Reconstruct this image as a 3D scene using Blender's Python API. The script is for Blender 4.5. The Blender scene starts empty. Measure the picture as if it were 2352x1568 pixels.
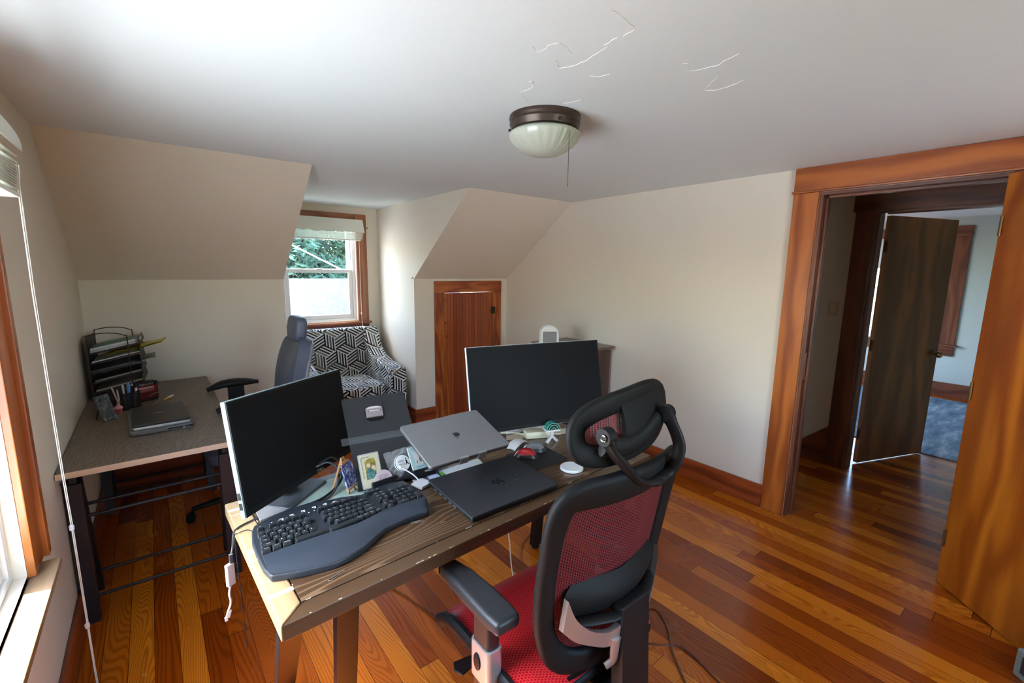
import bpy, bmesh, math, random
from mathutils import Vector, Matrix, noise
random.seed(7)
PI = math.pi
S = bpy.context.scene
COL = S.collection

# ------------------------------------------------------------------ helpers
def rot(axis, a):
    return Matrix.Rotation(a, 4, axis)

def frame(o, e1, e2):
    """4x4 whose x,y axes are e1,e2 and origin o"""
    e1 = Vector(e1).normalized(); e3 = e1.cross(Vector(e2)).normalized(); e2 = e3.cross(e1)
    m = Matrix((e1, e2, e3)).transposed().to_4x4(); m.translation = Vector(o)
    return m

def plane_frame(o, yaw, tilt, roll=0.0):
    """frame of an upright (tilt 0) or leaning rectangle: x to the right, y up the face, z towards the viewer"""
    e1 = Vector((math.cos(yaw), math.sin(yaw), 0)); b = Vector((-math.sin(yaw), math.cos(yaw), 0))
    e2 = math.cos(tilt) * Vector((0, 0, 1)) + math.sin(tilt) * b
    c, s = math.cos(roll), math.sin(roll)
    return frame(o, c * e1 + s * e2, -s * e1 + c * e2)

TEXT_CACHE = {}
def text_mesh(s):
    if s not in TEXT_CACHE:
        cu = bpy.data.curves.new('glyphs', 'FONT'); cu.body = s; cu.size = 1.0
        cu.resolution_u = 2; cu.align_x = 'CENTER'; cu.align_y = 'CENTER'
        ob = bpy.data.objects.new('glyphs', cu); COL.objects.link(ob)
        dg = bpy.context.evaluated_depsgraph_get()
        me = bpy.data.meshes.new_from_object(ob.evaluated_get(dg))
        v = [tuple(x.co) for x in me.vertices]; f = [tuple(p.vertices) for p in me.polygons]
        xs = [a[0] for a in v] or [0]; ys = [a[1] for a in v] or [0]
        cx, cy = (min(xs) + max(xs)) / 2, (min(ys) + max(ys)) / 2
        TEXT_CACHE[s] = ([(a[0] - cx, a[1] - cy) for a in v], f, max(xs) - min(xs), max(ys) - min(ys))
        bpy.data.objects.remove(ob); bpy.data.curves.remove(cu); bpy.data.meshes.remove(me)
    return TEXT_CACHE[s]

class MB:
    """collects shapes into one mesh"""
    def __init__(s):
        s.bm = bmesh.new(); s.mi = 0; s.n = 0
        s.uv = s.bm.loops.layers.uv.new('UVMap')
    def _done(s, verts=None, M=None):
        if M is not None and verts is not None:
            bmesh.ops.transform(s.bm, matrix=M, verts=list(verts))
        s.bm.faces.ensure_lookup_table()
        for i in range(s.n, len(s.bm.faces)):
            s.bm.faces[i].material_index = s.mi
        s.n = len(s.bm.faces)
    def box(s, lo, hi, bev=0, seg=2, M=None):
        t = bmesh.new()
        bmesh.ops.create_cube(t, size=1)
        c = [(a + b) / 2 for a, b in zip(lo, hi)]; d = [abs(b - a) for a, b in zip(lo, hi)]
        for v in t.verts:
            v.co = Vector((v.co.x * d[0] + c[0], v.co.y * d[1] + c[1], v.co.z * d[2] + c[2]))
        if bev:
            bmesh.ops.bevel(t, geom=t.edges[:], offset=min(bev, min(d) * .49), segments=seg, profile=.5, affect='EDGES')
        return s._merge(t, M)
    def _merge(s, t, M=None):
        if M is not None: bmesh.ops.transform(t, matrix=M, verts=t.verts[:])
        mp = {}
        for v in t.verts: mp[v.index if False else v] = s.bm.verts.new(v.co)
        for f in t.faces:
            try: s.bm.faces.new([mp[v] for v in f.verts])
            except ValueError: pass
        t.free(); s._done(); return s
    def raw(s, verts, faces, M=None):
        vs = [s.bm.verts.new(Vector(v) if M is None else M @ Vector(v)) for v in verts]
        for f in faces:
            try: s.bm.faces.new([vs[i] for i in f])
            except ValueError: pass
        s._done(); return s
    def prism(s, poly, z0, z1, bev=0, M=None, seg=2, top_scale=None):
        t = bmesh.new(); n = len(poly)
        a = [t.verts.new((x, y, z0)) for x, y in poly]
        if top_scale:
            cx = sum(q[0] for q in poly) / n; cy = sum(q[1] for q in poly) / n
            b = [t.verts.new((cx + (x - cx) * top_scale, cy + (y - cy) * top_scale, z1)) for x, y in poly]
        else:
            b = [t.verts.new((x, y, z1)) for x, y in poly]
        for i in range(n):
            j = (i + 1) % n; t.faces.new((a[i], a[j], b[j], b[i]))
        t.faces.new(a[::-1]); top = t.faces.new(b)
        bmesh.ops.recalc_face_normals(t, faces=t.faces[:])
        if bev:
            bmesh.ops.bevel(t, geom=[e for e in t.edges if e.is_manifold and e.calc_face_angle(0) > .6], offset=bev, segments=seg, profile=.5, affect='EDGES')
        return s._merge(t, M)
    def tube(s, pts, r, n=8, closed=False, M=None, caps=True, up=None, flat=None):
        """r: radius or list; flat=(w,h): elliptical section scaled by w (sideways), h (up)"""
        pts = [Vector(p) for p in pts]; m = len(pts); rings = []
        rs = r if isinstance(r, (list, tuple)) else [r] * m
        prev = None
        for i, p in enumerate(pts):
            if closed: d = pts[(i + 1) % m] - pts[i - 1]
            else: d = pts[min(i + 1, m - 1)] - pts[max(i - 1, 0)]
            d = d.normalized() if d.length > 1e-9 else Vector((0, 0, 1))
            if up is not None:
                u = Vector(up) - d * Vector(up).dot(d)
                if u.length < 1e-6: u = d.orthogonal()
            elif prev is None: u = d.orthogonal()
            else:
                u = prev - d * prev.dot(d)
                if u.length < 1e-6: u = d.orthogonal()
            u.normalize(); prev = u; w = d.cross(u)
            fw, fh = flat if flat else (1, 1)
            ring = []
            for k in range(n):
                a = 2 * PI * k / n
                q = p + (w * math.cos(a) * fw + u * math.sin(a) * fh) * rs[i]
                ring.append(s.bm.verts.new(q if M is None else M @ q))
            rings.append(ring)
        L = m if closed else m - 1
        for i in range(L):
            a, b = rings[i], rings[(i + 1) % m]
            for k in range(n):
                try: s.bm.faces.new((a[k], a[(k + 1) % n], b[(k + 1) % n], b[k]))
                except ValueError: pass
        if caps and not closed:
            s.bm.faces.new(rings[0][::-1]); s.bm.faces.new(rings[-1])
        s._done(); return s
    def bar(s, p0, p1, w, h, up=(0, 0, 1), bev=0):
        """rectangular bar; w sideways, h along up"""
        p0, p1 = Vector(p0), Vector(p1); d = (p1 - p0); L = d.length
        M = frame(p0, d, Vector(up).cross(d).normalized() if Vector(up).cross(d).length > 1e-6 else d.orthogonal())
        return s.box((0, -w / 2, -h / 2), (L, w / 2, h / 2), bev, 2, M)
    def lathe(s, prof, n=24, M=None, ripple=None):
        rings = []
        for r, z in prof:
            ring = []
            for k in range(n):
                a = 2 * PI * k / n
                rr = max(r, 1e-5) * (1 + (ripple(a, z) if ripple else 0))
                q = Vector((rr * math.cos(a), rr * math.sin(a), z))
                ring.append(s.bm.verts.new(q if M is None else M @ q))
            rings.append(ring)
        for a, b in zip(rings, rings[1:]):
            for k in range(n):
                s.bm.faces.new((a[k], a[(k + 1) % n], b[(k + 1) % n], b[k]))
        s.bm.faces.new(rings[0][::-1]); s.bm.faces.new(rings[-1])
        s._done(); return s
    def surf(s, fn, nu, nv, thick=0, uvs=(1, 1), M=None, keep=None):
        """surface fn(u,v) -> point, u,v in 0..1; thick>0 gives it a back and rim"""
        P = [[Vector(fn(i / nu, j / nv)) for j in range(nv + 1)] for i in range(nu + 1)]
        def nrm(i, j):
            a = P[min(i + 1, nu)][j] - P[max(i - 1, 0)][j]; b = P[i][min(j + 1, nv)] - P[i][max(j - 1, 0)]
            n = a.cross(b); return n.normalized() if n.length > 1e-12 else Vector((0, 0, 1))
        T = (lambda q: q) if M is None else (lambda q: M @ q)
        def sheet(off):
            return [[s.bm.verts.new(T(P[i][j] + nrm(i, j) * off)) for j in range(nv + 1)] for i in range(nu + 1)]
        A = sheet(0); B = sheet(-thick) if thick else None
        def quad(G, i, j, flip):
            if keep and not keep((i + .5) / nu, (j + .5) / nv): return
            q = [(i, j), (i + 1, j), (i + 1, j + 1), (i, j + 1)]
            if flip: q = q[::-1]
            f = s.bm.faces.new([G[a][b] for a, b in q])
            for l, (a, b) in zip(f.loops, q): l[s.uv].uv = (a / nu * uvs[0], b / nv * uvs[1])
        for i in range(nu):
            for j in range(nv):
                quad(A, i, j, False)
                if B: quad(B, i, j, True)
        if B and not keep:
            rim = [(i, 0) for i in range(nu)] + [(nu, j) for j in range(nv)] + [(i, nv) for i in range(nu, 0, -1)] + [(0, j) for j in range(nv, 0, -1)]
            for k in range(len(rim)):
                a, b = rim[k], rim[(k + 1) % len(rim)]
                s.bm.faces.new((A[b[0]][b[1]], A[a[0]][a[1]], B[a[0]][a[1]], B[b[0]][b[1]]))
        s._done(); return s
    def text(s, body, M, h, w=None, depth=0):
        v, f, tw, th = text_mesh(body)
        if th <= 0: return s
        k = h / th; kx = w / tw if w else k
        s.raw([(x * kx, y * k, 0) for x, y in v], f, M)
        return s
    def boxuv(s, scale=1.0):
        """box-projected UVs in metres"""
        for f in s.bm.faces:
            n = f.normal if f.normal.length > 0 else Vector((0, 0, 1))
            f.normal_update(); n = f.normal
            ax = max(range(3), key=lambda i: abs(n[i]))
            for l in f.loops:
                c = l.vert.co
                uvv = (c.y, c.z) if ax == 0 else (c.x, c.z) if ax == 1 else (c.x, c.y)
                l[s.uv].uv = (uvv[0] * scale, uvv[1] * scale)
        return s

def basis(o):
    m = o.matrix_basis.copy()
    return m if o.parent is None else basis(o.parent) @ m

def obj(name, mb, mats, parent=None, world=False, smooth=40, recalc=True):
    """link what mb collected as ONE mesh object"""
    if recalc: bmesh.ops.recalc_face_normals(mb.bm, faces=mb.bm.faces[:])
    me = bpy.data.meshes.new(name)
    if parent is not None and world:
        bmesh.ops.transform(mb.bm, matrix=basis(parent).inverted(), verts=mb.bm.verts[:])
    mb.bm.to_mesh(me); mb.bm.free()
    for m in (mats if isinstance(mats, (list, tuple)) else [mats]): me.materials.append(m)
    if smooth:
        for p in me.polygons: p.use_smooth = True
        me.set_sharp_from_angle(angle=math.radians(smooth))
    o = bpy.data.objects.new(name, me); COL.objects.link(o)
    if smooth and len(me.polygons) < 3000:
        wn = o.modifiers.new('weighted_normals', 'WEIGHTED_NORMAL'); wn.keep_sharp = True; wn.weight = 80
    if parent is not None: o.parent = parent
    return o

def tag(o, label, cat, group=None):
    o['label'] = label; o['category'] = cat
    if group: o['group'] = group
    return o

def thing(name, label, cat, loc=(0, 0, 0), rotz=0, group=None):
    o = bpy.data.objects.new(name, None); COL.objects.link(o)
    o.empty_display_size = .05
    o.location = loc; o.rotation_euler = (0, 0, rotz)
    o.matrix_basis = Matrix.Translation(loc) @ rot('Z', rotz)
    return tag(o, label, cat, group)

def struct(name, mb, mats, parent=None, smooth=40, label=None):
    o = obj(name, mb, mats, parent, smooth=smooth)
    if parent is None: o['kind'] = 'structure'
    if label: o['label'] = label
    return o

def mesh_thing(name, mb, mats, label, cat, group=None, origin=None, smooth=40):
    """one-mesh thing built in world coordinates, its origin put at `origin`"""
    if origin is not None:
        bmesh.ops.translate(mb.bm, vec=-Vector(origin), verts=mb.bm.verts[:])
    o = obj(name, mb, mats, smooth=smooth)
    if origin is not None: o.location = origin
    return tag(o, label, cat, group)

def arc(c, r, a0, a1, n):
    return [(c[0] + r * math.cos(a0 + (a1 - a0) * i / n), c[1] + r * math.sin(a0 + (a1 - a0) * i / n)) for i in range(n + 1)]
def rrect(w, h, r, n=5, cx=0, cy=0):
    out = []
    for sx, sy, a in ((1, 1, 0), (-1, 1, PI / 2), (-1, -1, PI), (1, -1, 1.5 * PI)):
        out += arc((cx + sx * (w / 2 - r), cy + sy * (h / 2 - r)), r, a, a + PI / 2, n)
    return out
def spline(pts, n=8, closed=False):
    pts = [Vector(p) for p in pts]; m = len(pts); out = []
    for i in range(m if closed else m - 1):
        p0 = pts[i - 1] if (closed or i > 0) else pts[i]; p1 = pts[i]; p2 = pts[(i + 1) % m]
        p3 = pts[(i + 2) % m] if (closed or i + 2 < m) else p2
        for k in range(n):
            t = k / n
            out.append(.5 * ((2 * p1) + (p2 - p0) * t + (2 * p0 - 5 * p1 + 4 * p2 - p3) * t * t + (3 * p1 - p0 - 3 * p2 + p3) * t ** 3))
    if not closed: out.append(pts[-1])
    return out

# ------------------------------------------------------------------ node maths
class V:
    def __init__(s, nt, x): s.nt, s.x = nt, x
    def _op(s, op, *a):
        n = s.nt.nodes.new('ShaderNodeMath'); n.operation = op
        for i, q in enumerate((s,) + a):
            q = q.x if isinstance(q, V) else q
            if isinstance(q, (int, float)): n.inputs[i].default_value = q
            else: s.nt.links.new(q, n.inputs[i])
        return V(s.nt, n.outputs[0])
    def __add__(s, o): return s._op('ADD', o)
    def __radd__(s, o): return s._op('ADD', o)
    def __sub__(s, o): return s._op('SUBTRACT', o)
    def __rsub__(s, o): return (s * -1)._op('ADD', o)
    def __mul__(s, o): return s._op('MULTIPLY', o)
    def __rmul__(s, o): return s._op('MULTIPLY', o)
    def __truediv__(s, o): return s._op('DIVIDE', o)
    def floor(s): return s._op('FLOOR')
    def fract(s): return s._op('FRACT')
    def mod(s, o): return s._op('FLOORED_MODULO', o)
    def abs(s): return s._op('ABSOLUTE')
    def sin(s): return s._op('SINE')
    def lt(s, o): return s._op('LESS_THAN', o)
    def gt(s, o): return s._op('GREATER_THAN', o)
    def min(s, o): return s._op('MINIMUM', o)
    def max(s, o): return s._op('MAXIMUM', o)
    def atan2(s, o): return s._op('ARCTAN2', o)
    def clamp(s):
        r = s._op('ADD', 0.0); r.x.node.use_clamp = True; return r
    def step(s, lo, hi):
        n = s.nt.nodes.new('ShaderNodeMapRange'); n.interpolation_type = 'SMOOTHSTEP'
        s.nt.links.new(s.x, n.inputs[0]); n.inputs[1].default_value = lo; n.inputs[2].default_value = hi
        return V(s.nt, n.outputs[0])

def new_mat(name):
    m = bpy.data.materials.new(name); m.use_nodes = True
    nt = m.node_tree; b = nt.nodes['Principled BSDF']
    return m, nt, b
def setp(b, **k):
    names = dict(color='Base Color', rough='Roughness', metal='Metallic', spec='Specular IOR Level', coat='Coat Weight', coat_rough='Coat Roughness', trans='Transmission Weight', ior='IOR', alpha='Alpha', sheen='Sheen Weight')
    for a, v in k.items():
        i = b.inputs[names[a]]
        if isinstance(v, (tuple, list)): i.default_value = (*v[:3], 1)
        else: i.default_value = v
def srgb(r, g, b):
    f = lambda c: (c / 255) / 12.92 if c / 255 <= .04045 else (((c / 255) + .055) / 1.055) ** 2.4
    return (f(r), f(g), f(b))
def ramp(nt, fac, stops, interp='LINEAR'):
    n = nt.nodes.new('ShaderNodeValToRGB'); n.color_ramp.interpolation = interp
    e = n.color_ramp.elements
    while len(e) < len(stops): e.new(.5)
    for el, (p, c) in zip(e, stops): el.position = p; el.color = (*c[:3], 1)
    nt.links.new(fac.x if isinstance(fac, V) else fac, n.inputs[0])
    return n.outputs[0]
def mixc(nt, f, a, b, blend='MIX'):
    n = nt.nodes.new('ShaderNodeMix'); n.data_type = 'RGBA'; n.blend_type = blend
    for i, q in ((0, f), (6, a), (7, b)):
        q = q.x if isinstance(q, V) else q
        if isinstance(q, (int, float)): n.inputs[i].default_value = q
        elif isinstance(q, (tuple, list)): n.inputs[i].default_value = (*q[:3], 1)
        else: nt.links.new(q, n.inputs[i])
    return n.outputs[2]
def coords(nt, kind='Object'):
    t = nt.nodes.new('ShaderNodeTexCoord'); s = nt.nodes.new('ShaderNodeSeparateXYZ')
    nt.links.new(t.outputs[kind], s.inputs[0])
    return V(nt, s.outputs[0]), V(nt, s.outputs[1]), V(nt, s.outputs[2])
def comb(nt, x, y, z):
    n = nt.nodes.new('ShaderNodeCombineXYZ')
    for i, q in enumerate((x, y, z)):
        if isinstance(q, V): nt.links.new(q.x, n.inputs[i])
        else: n.inputs[i].default_value = q
    return n.outputs[0]
def wnoise(nt, x, y=0.0, z=0.0):
    n = nt.nodes.new('ShaderNodeTexWhiteNoise'); n.noise_dimensions = '3D'
    nt.links.new(comb(nt, x, y, z), n.inputs['Vector'])
    return V(nt, n.outputs['Value'])
def pnoise(nt, vec, scale=1.0, detail=2.0, rough=.5):
    n = nt.nodes.new('ShaderNodeTexNoise')
    if vec is not None: nt.links.new(vec, n.inputs['Vector'])
    n.inputs['Scale'].default_value = scale; n.inputs['Detail'].default_value = detail; n.inputs['Roughness'].default_value = rough
    return V(nt, n.outputs['Fac'])
def bump(nt, b, h, strength=.2, dist=.002):
    n = nt.nodes.new('ShaderNodeBump'); n.inputs['Strength'].default_value = strength; n.inputs['Distance'].default_value = dist
    nt.links.new(h.x if isinstance(h, V) else h, n.inputs['Height']); nt.links.new(n.outputs[0], b.inputs['Normal'])

def plain(name, color, rough=.5, metal=0, spec=.5, coat=0, grain=0, gscale=300, gstr=.15, var=0.0):
    m, nt, b = new_mat(name); setp(b, color=color, rough=rough, metal=metal, spec=spec, coat=coat)
    if grain or var:
        t = nt.nodes.new('ShaderNodeTexCoord'); n = pnoise(nt, t.outputs['Object'], gscale, 3)
        if grain: bump(nt, b, n, gstr, grain)
        if var:
            lo = tuple(c * (1 - var) for c in color); hi = tuple(min(1, c * (1 + var)) for c in color)
            nt.links.new(ramp(nt, n, [(.3, lo), (.7, hi)]), b.inputs['Base Color'])
    return m

def wood(name, axis, dark, light, ring=60.0, rough=.35, coat=.25, cath=1.0, streak=.25):
    """fir-like grain running along axis"""
    m, nt, b = new_mat(name); x, y, z = coords(nt)
    L, A, B = {'x': (x, y, z), 'y': (y, x, z), 'z': (z, x, y)}[axis]
    low = pnoise(nt, comb(nt, L * .9, A * 5.0, B * 5.0), 1.0, 2)
    fine = pnoise(nt, comb(nt, L * 6.0, A * 220.0, B * 220.0), 1.0, 3)
    ph = (A * ring) + (B * ring * .8) + (low * 26.0 * cath) + (L * .6)
    w = (ph.sin() * .5 + .5)
    w = (w * .72 + fine * .45) - .08
    c = ramp(nt, w, [(.12, dark), (.55, tuple((p + q) / 2 for p, q in zip(dark, light))), (.92, light)])
    broad = pnoise(nt, comb(nt, L * .7, A * 9.0, B * 9.0), 1.0, 1)
    c = mixc(nt, broad.step(.4, .75) * streak, c, tuple(q * .72 for q in dark))
    nt.links.new(c, b.inputs['Base Color']); setp(b, rough=rough, coat=coat, coat_rough=.15)
    bump(nt, b, w, .12, .0006)
    return m

# ------------------------------------------------------------------ materials
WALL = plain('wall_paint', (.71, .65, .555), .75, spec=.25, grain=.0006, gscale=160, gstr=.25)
CEIL = plain('ceiling_paint', (.73, .80, .83), .7, spec=.3, grain=.0006, gscale=120, gstr=.25)
BEDWALL = plain('bedroom_paint', (.45, .52, .50), .75, spec=.25)
DK, LT = (.26, .056, .008), (.50, .145, .022)
TRIM_X = wood('fir_trim_x', 'x', DK, LT); TRIM_Y = wood('fir_trim_y', 'y', DK, LT); TRIM_Z = wood('fir_trim_z', 'z', DK, LT)
BASE_Y = wood('baseboard_y', 'y', (.16, .025, .007), (.36, .075, .018)); BASE_X = wood('baseboard_x', 'x', (.16, .025, .007), (.36, .075, .018))
DOORW = wood('fir_door', 'z', (.30, .062, .004), (.58, .18, .012), ring=22, rough=.3, cath=.7, streak=.8)
DARKDOOR = wood('dark_door', 'z', (.12, .043, .012), (.25, .095, .027), ring=26, rough=.62, cath=.6, coat=.0)
DARKTRIM_Z = wood('dark_trim_z', 'z', (.085, .022, .009), (.19, .06, .024), rough=.4); DARKTRIM_Y = wood('dark_trim_y', 'y', (.085, .022, .009), (.19, .06, .024), rough=.4)
WINDOWTRIM_X = wood('light_trim_x', 'x', (.23, .065, .02), (.40, .14, .05)); WINDOWTRIM_Z = wood('light_trim_z', 'z', (.23, .065, .02), (.40, .14, .05))
SILLW = wood('worn_sill', 'y', (.20, .12, .06), (.42, .28, .16), rough=.35)
VINYL = plain('white_vinyl', (.78, .80, .82), .4)
BLIND = plain('blind_white', (.75, .77, .70), .5)
CORD = plain('cord_white', (.8, .78, .72), .6)
BLACK = plain('black_plastic', (.008, .008, .009), .48, spec=.25, grain=.0002, gscale=900, gstr=.2)
BLACKS = plain('black_soft', (.007, .007, .0075), .6, spec=.25, grain=.0003, gscale=700, gstr=.25)
CHARCOAL = plain('charcoal_plastic', (.03, .033, .038), .45)
SILVER = plain('silver_plastic', (.55, .56, .57), .35, metal=.7)
CHROME = plain('chrome', (.75, .76, .78), .12, metal=1)
STEELD = plain('dark_bronze_steel', (.009, .006, .006), .5, spec=.25)
BRASS = plain('old_brass', (.20, .11, .05), .4, metal=.8)
IRON = plain('dark_iron', (.05, .03, .02), .5, metal=.6)
WHITE = plain('white_plastic', (.66, .66, .66), .38)
WHITEP = plain('white_paper', (.82, .82, .80), .8)
IVORY = plain('ivory_plastic', (.72, .68, .52), .4)
INK = plain('legend_white', (.75, .78, .80), .6)

def floor_material():
    m, nt, b = new_mat('fir_floor'); x, y, z = coords(nt)
    bw = .083
    i = (x / bw).floor(); fx = (x / bw).fract()
    r1 = wnoise(nt, i, 3.1)
    yy = y + r1 * 9.0
    ln = 1.55 + r1 * 1.1 if False else 1.9
    j = (yy / ln).floor(); fy = (yy / ln).fract()
    r = wnoise(nt, i, j, 5.0); r2 = wnoise(nt, i, j, 11.0)
    base = ramp(nt, r, [(0, (.22, .034, .002)), (.3, (.36, .066, .003)), (.62, (.50, .118, .006)), (1, (.68, .205, .013))])
    # flat-sawn grain: contours of a stretched noise field
    g = pnoise(nt, comb(nt, fx * .55 + r * 31.0, y * .95 + r2 * 17.0, r2 * 9.0), 1.0, 1.5, .4)
    ringf = r2.step(.35, .8) * 34.0 + 14.0
    w = ((g * ringf + fx * 5.0) * 6.2832).sin() * .5 + .5
    fine = pnoise(nt, comb(nt, x * 260.0, y * 5.0, r * 7.0), 1.0, 3)
    w = w * .7 + fine * .4
    dk = mixc(nt, 1.0, base, (.66, .58, .56), 'MULTIPLY')
    c = mixc(nt, w.step(.05, .75), dk, base)
    # faint tan scuffs scattered by noise over the whole floor
    sc = pnoise(nt, comb(nt, x * 1.6, y * 1.6, 0.0), 1.0, 3).step(.5, .75)
    c = mixc(nt, sc * .06, c, (.42, .13, .03))
    edge = (fx - .5).abs(); gap = edge.gt(.488)
    gy = (fy - .5).abs().gt(.4992)
    gp = gap.max(gy)
    c = mixc(nt, gp * .85, c, (.03, .008, .003))
    nt.links.new(c, b.inputs['Base Color'])
    sp = pnoise(nt, comb(nt, x * 3.0, y * 3.0, 2.0), 1.0, 4)
    rr = sp * .12 + .20
    nt.links.new(rr.x, b.inputs['Roughness'])
    setp(b, coat=.28, coat_rough=.10, spec=.3)
    wav = pnoise(nt, comb(nt, x * 22.0, y * 9.0, 1.0), 1.0, 3)
    h = wav * .5 + w * .15 - gp * 1.2 + r * .25
    bump(nt, b, h, .22, .0012)
    return m
FLOOR = floor_material()

# ------------------------------------------------------------------ the room (metres; x right along the back wall, y into the depth, z up)
H, K = 2.2, 1.471            # ceiling, knee wall
YS, YK, YD = 3.001, 3.983, 4.862   # slope meets ceiling, knee wall, dormer window wall
X1, X2, W = 1.215, 2.373, 3.509    # dormer cheeks, right wall
YF = -1.45                   # wall behind the camera
W2 = 4.72; XB = 8.40         # hall's far wall, bedroom's far wall
T = .12

mb = MB(); mb.box((-.2, YF - .2, -.12), (XB + .2, YD + .15, 0)); struct('floor', mb, FLOOR)

# ceiling with its peeling hairline cracks
mb = MB(); mb.box((-.15, YF - .15, H), (W + T, YD + .12, H + .1)); ceiling = struct('ceiling', mb, CEIL)
CRK = [[(1.271, .985), (1.301, 1.002), (1.309, .987), (1.301, .955), (1.311, .921)], [(1.311, .921), (1.345, .925), (1.384, .941)],
       [(1.379, 1.005), (1.428, 1.034), (1.446, .992), (1.45, .955), (1.443, .896), (1.437, .87), (1.432, .848)],
       [(1.418, .848), (1.413, .8)], [(1.422, .789), (1.412, .742), (1.36, .73), (1.33, .729), (1.296, .72)],
       [(1.634, .747), (1.701, .757), (1.69, .768), (1.715, .774), (1.75, .786), (1.767, .745), (1.777, .712), (1.763, .685), (1.751, .635)],
       [(1.856, .749), (1.883, .784), (1.929, .838), (1.961, .804), (1.957, .745), (1.944, .709)],
       [(1.423, 1.177), (1.424, 1.158), (1.464, 1.204), (1.458, 1.26), (1.585, 1.357)], [(1.649, 1.239), (1.666, 1.209), (1.668, 1.171)],
       [(1.54, 1.008), (1.563, 1.005), (1.579, .963)]]
mb = MB()
for c in CRK:
    fine = []
    for a, b in zip(c, c[1:]):
        for k in range(4):
            t = k / 4
            fine.append((a[0] + (b[0] - a[0]) * t + random.uniform(-.003, .003), a[1] + (b[1] - a[1]) * t + random.uniform(-.003, .003), H - .0002))
    fine.append((*c[-1], H - .0002))
    mb.tube(fine, .0012, 5)
o = struct('paint_crack', mb, plain('flaking_paint', (.86, .87, .86), .6), ceiling); o['label'] = 'hairline cracks with lifting paint edges'

def wall_with_hole(mb, axis, a0, a1, p0, p1, z0, z1, holes):
    """slab between planes p0..p1 on `axis`, running a0..a1 along the other axis, with rectangular holes (h0,h1,hz0,hz1)"""
    def bx(u0, u1, w0, w1):
        if u1 - u0 < 1e-4 or w1 - w0 < 1e-4: return
        if axis == 'x': mb.box((p0, u0, w0), (p1, u1, w1))
        else: mb.box((u0, p0, w0), (u1, p1, w1))
    u = a0
    for h0, h1, hz0, hz1 in sorted(holes):
        bx(u, h0, z0, z1); bx(h0, h1, z0, hz0); bx(h0, h1, hz1, z1); u = h1
    bx(u, a1, z0, z1)

# left wall with the near window
LW = (.62, 1.80, .645, 2.06)
mb = MB(); wall_with_hole(mb, 'x', YF - T, YK + .1, -.14, 0, 0, H, [LW]); struct('wall_left', mb, WALL)
# right wall with the doorway
DR = (.175, .972, 0, 2.052)
mb = MB(); wall_with_hole(mb, 'x', YF - T, YD + .1, W, W + T, 0, H, [DR]); struct('wall_right', mb, WALL)
# knee walls, slopes, dormer
mb = MB(); mb.box((0, YK, 0), (X1 + .0015, YK + .1, K)); struct('wall_back_left', mb, WALL)
CUP = (2.70, 3.312, .02, 1.33)
mb = MB(); wall_with_hole(mb, 'y', X2 - .0015, W, YK, YK + .1, 0, K, [CUP]); struct('wall_back_right', mb, WALL)
for nm, a, b in (('wall_slope_left', 0, X1 + .0015), ('wall_slope_right', X2 - .0015, W)):
    mb = MB()
    mb.raw([(a, YS, H), (b, YS, H), (b, YK, K), (a, YK, K), (a, YS + .11, H + .07), (b, YS + .11, H + .07), (b, YK + .11, K + .07), (a, YK + .11, K + .07)],
           [(0, 1, 2, 3), (7, 6, 5, 4), (0, 4, 5, 1), (1, 5, 6, 2), (2, 6, 7, 3), (3, 7, 4, 0)])
    struct(nm, mb, WALL)
for nm, a, b in (('wall_dormer_left', X1 - .1, X1), ('wall_dormer_right', X2, X2 + .1)):
    mb = MB()
    poly = [(YS + .06, H), (YD + .1, H), (YD + .1, 0), (YK + .06, 0), (YK + .06, K)]
    n = 5; vs = [(a, y, z) for y, z in poly] + [(b, y, z) for y, z in poly]
    fs = [tuple(range(n)), tuple(range(2 * n - 1, n - 1, -1))] + [(i, (i + 1) % n, n + (i + 1) % n, n + i) for i in range(n)]
    # the cheek faces stand a hair proud of the slope slabs so that the two do not share a plane
    mb.raw(vs, fs); struct(nm, mb, WALL)
DW = (1.385, 2.125, 1.0, 2.04)
mb = MB(); wall_with_hole(mb, 'y', X1, X2, YD, YD + .12, 0, H, [DW]); struct('wall_dormer_window', mb, WALL)
FILL_WIN = (1.05, 2.35, .70, 2.0)  # unseen window opening, added behind the camera to fill the room with light
mb = MB(); wall_with_hole(mb, 'y', 0, W, YF - T, YF, 0, H, [FILL_WIN]); struct('wall_front', mb, WALL)
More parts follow.
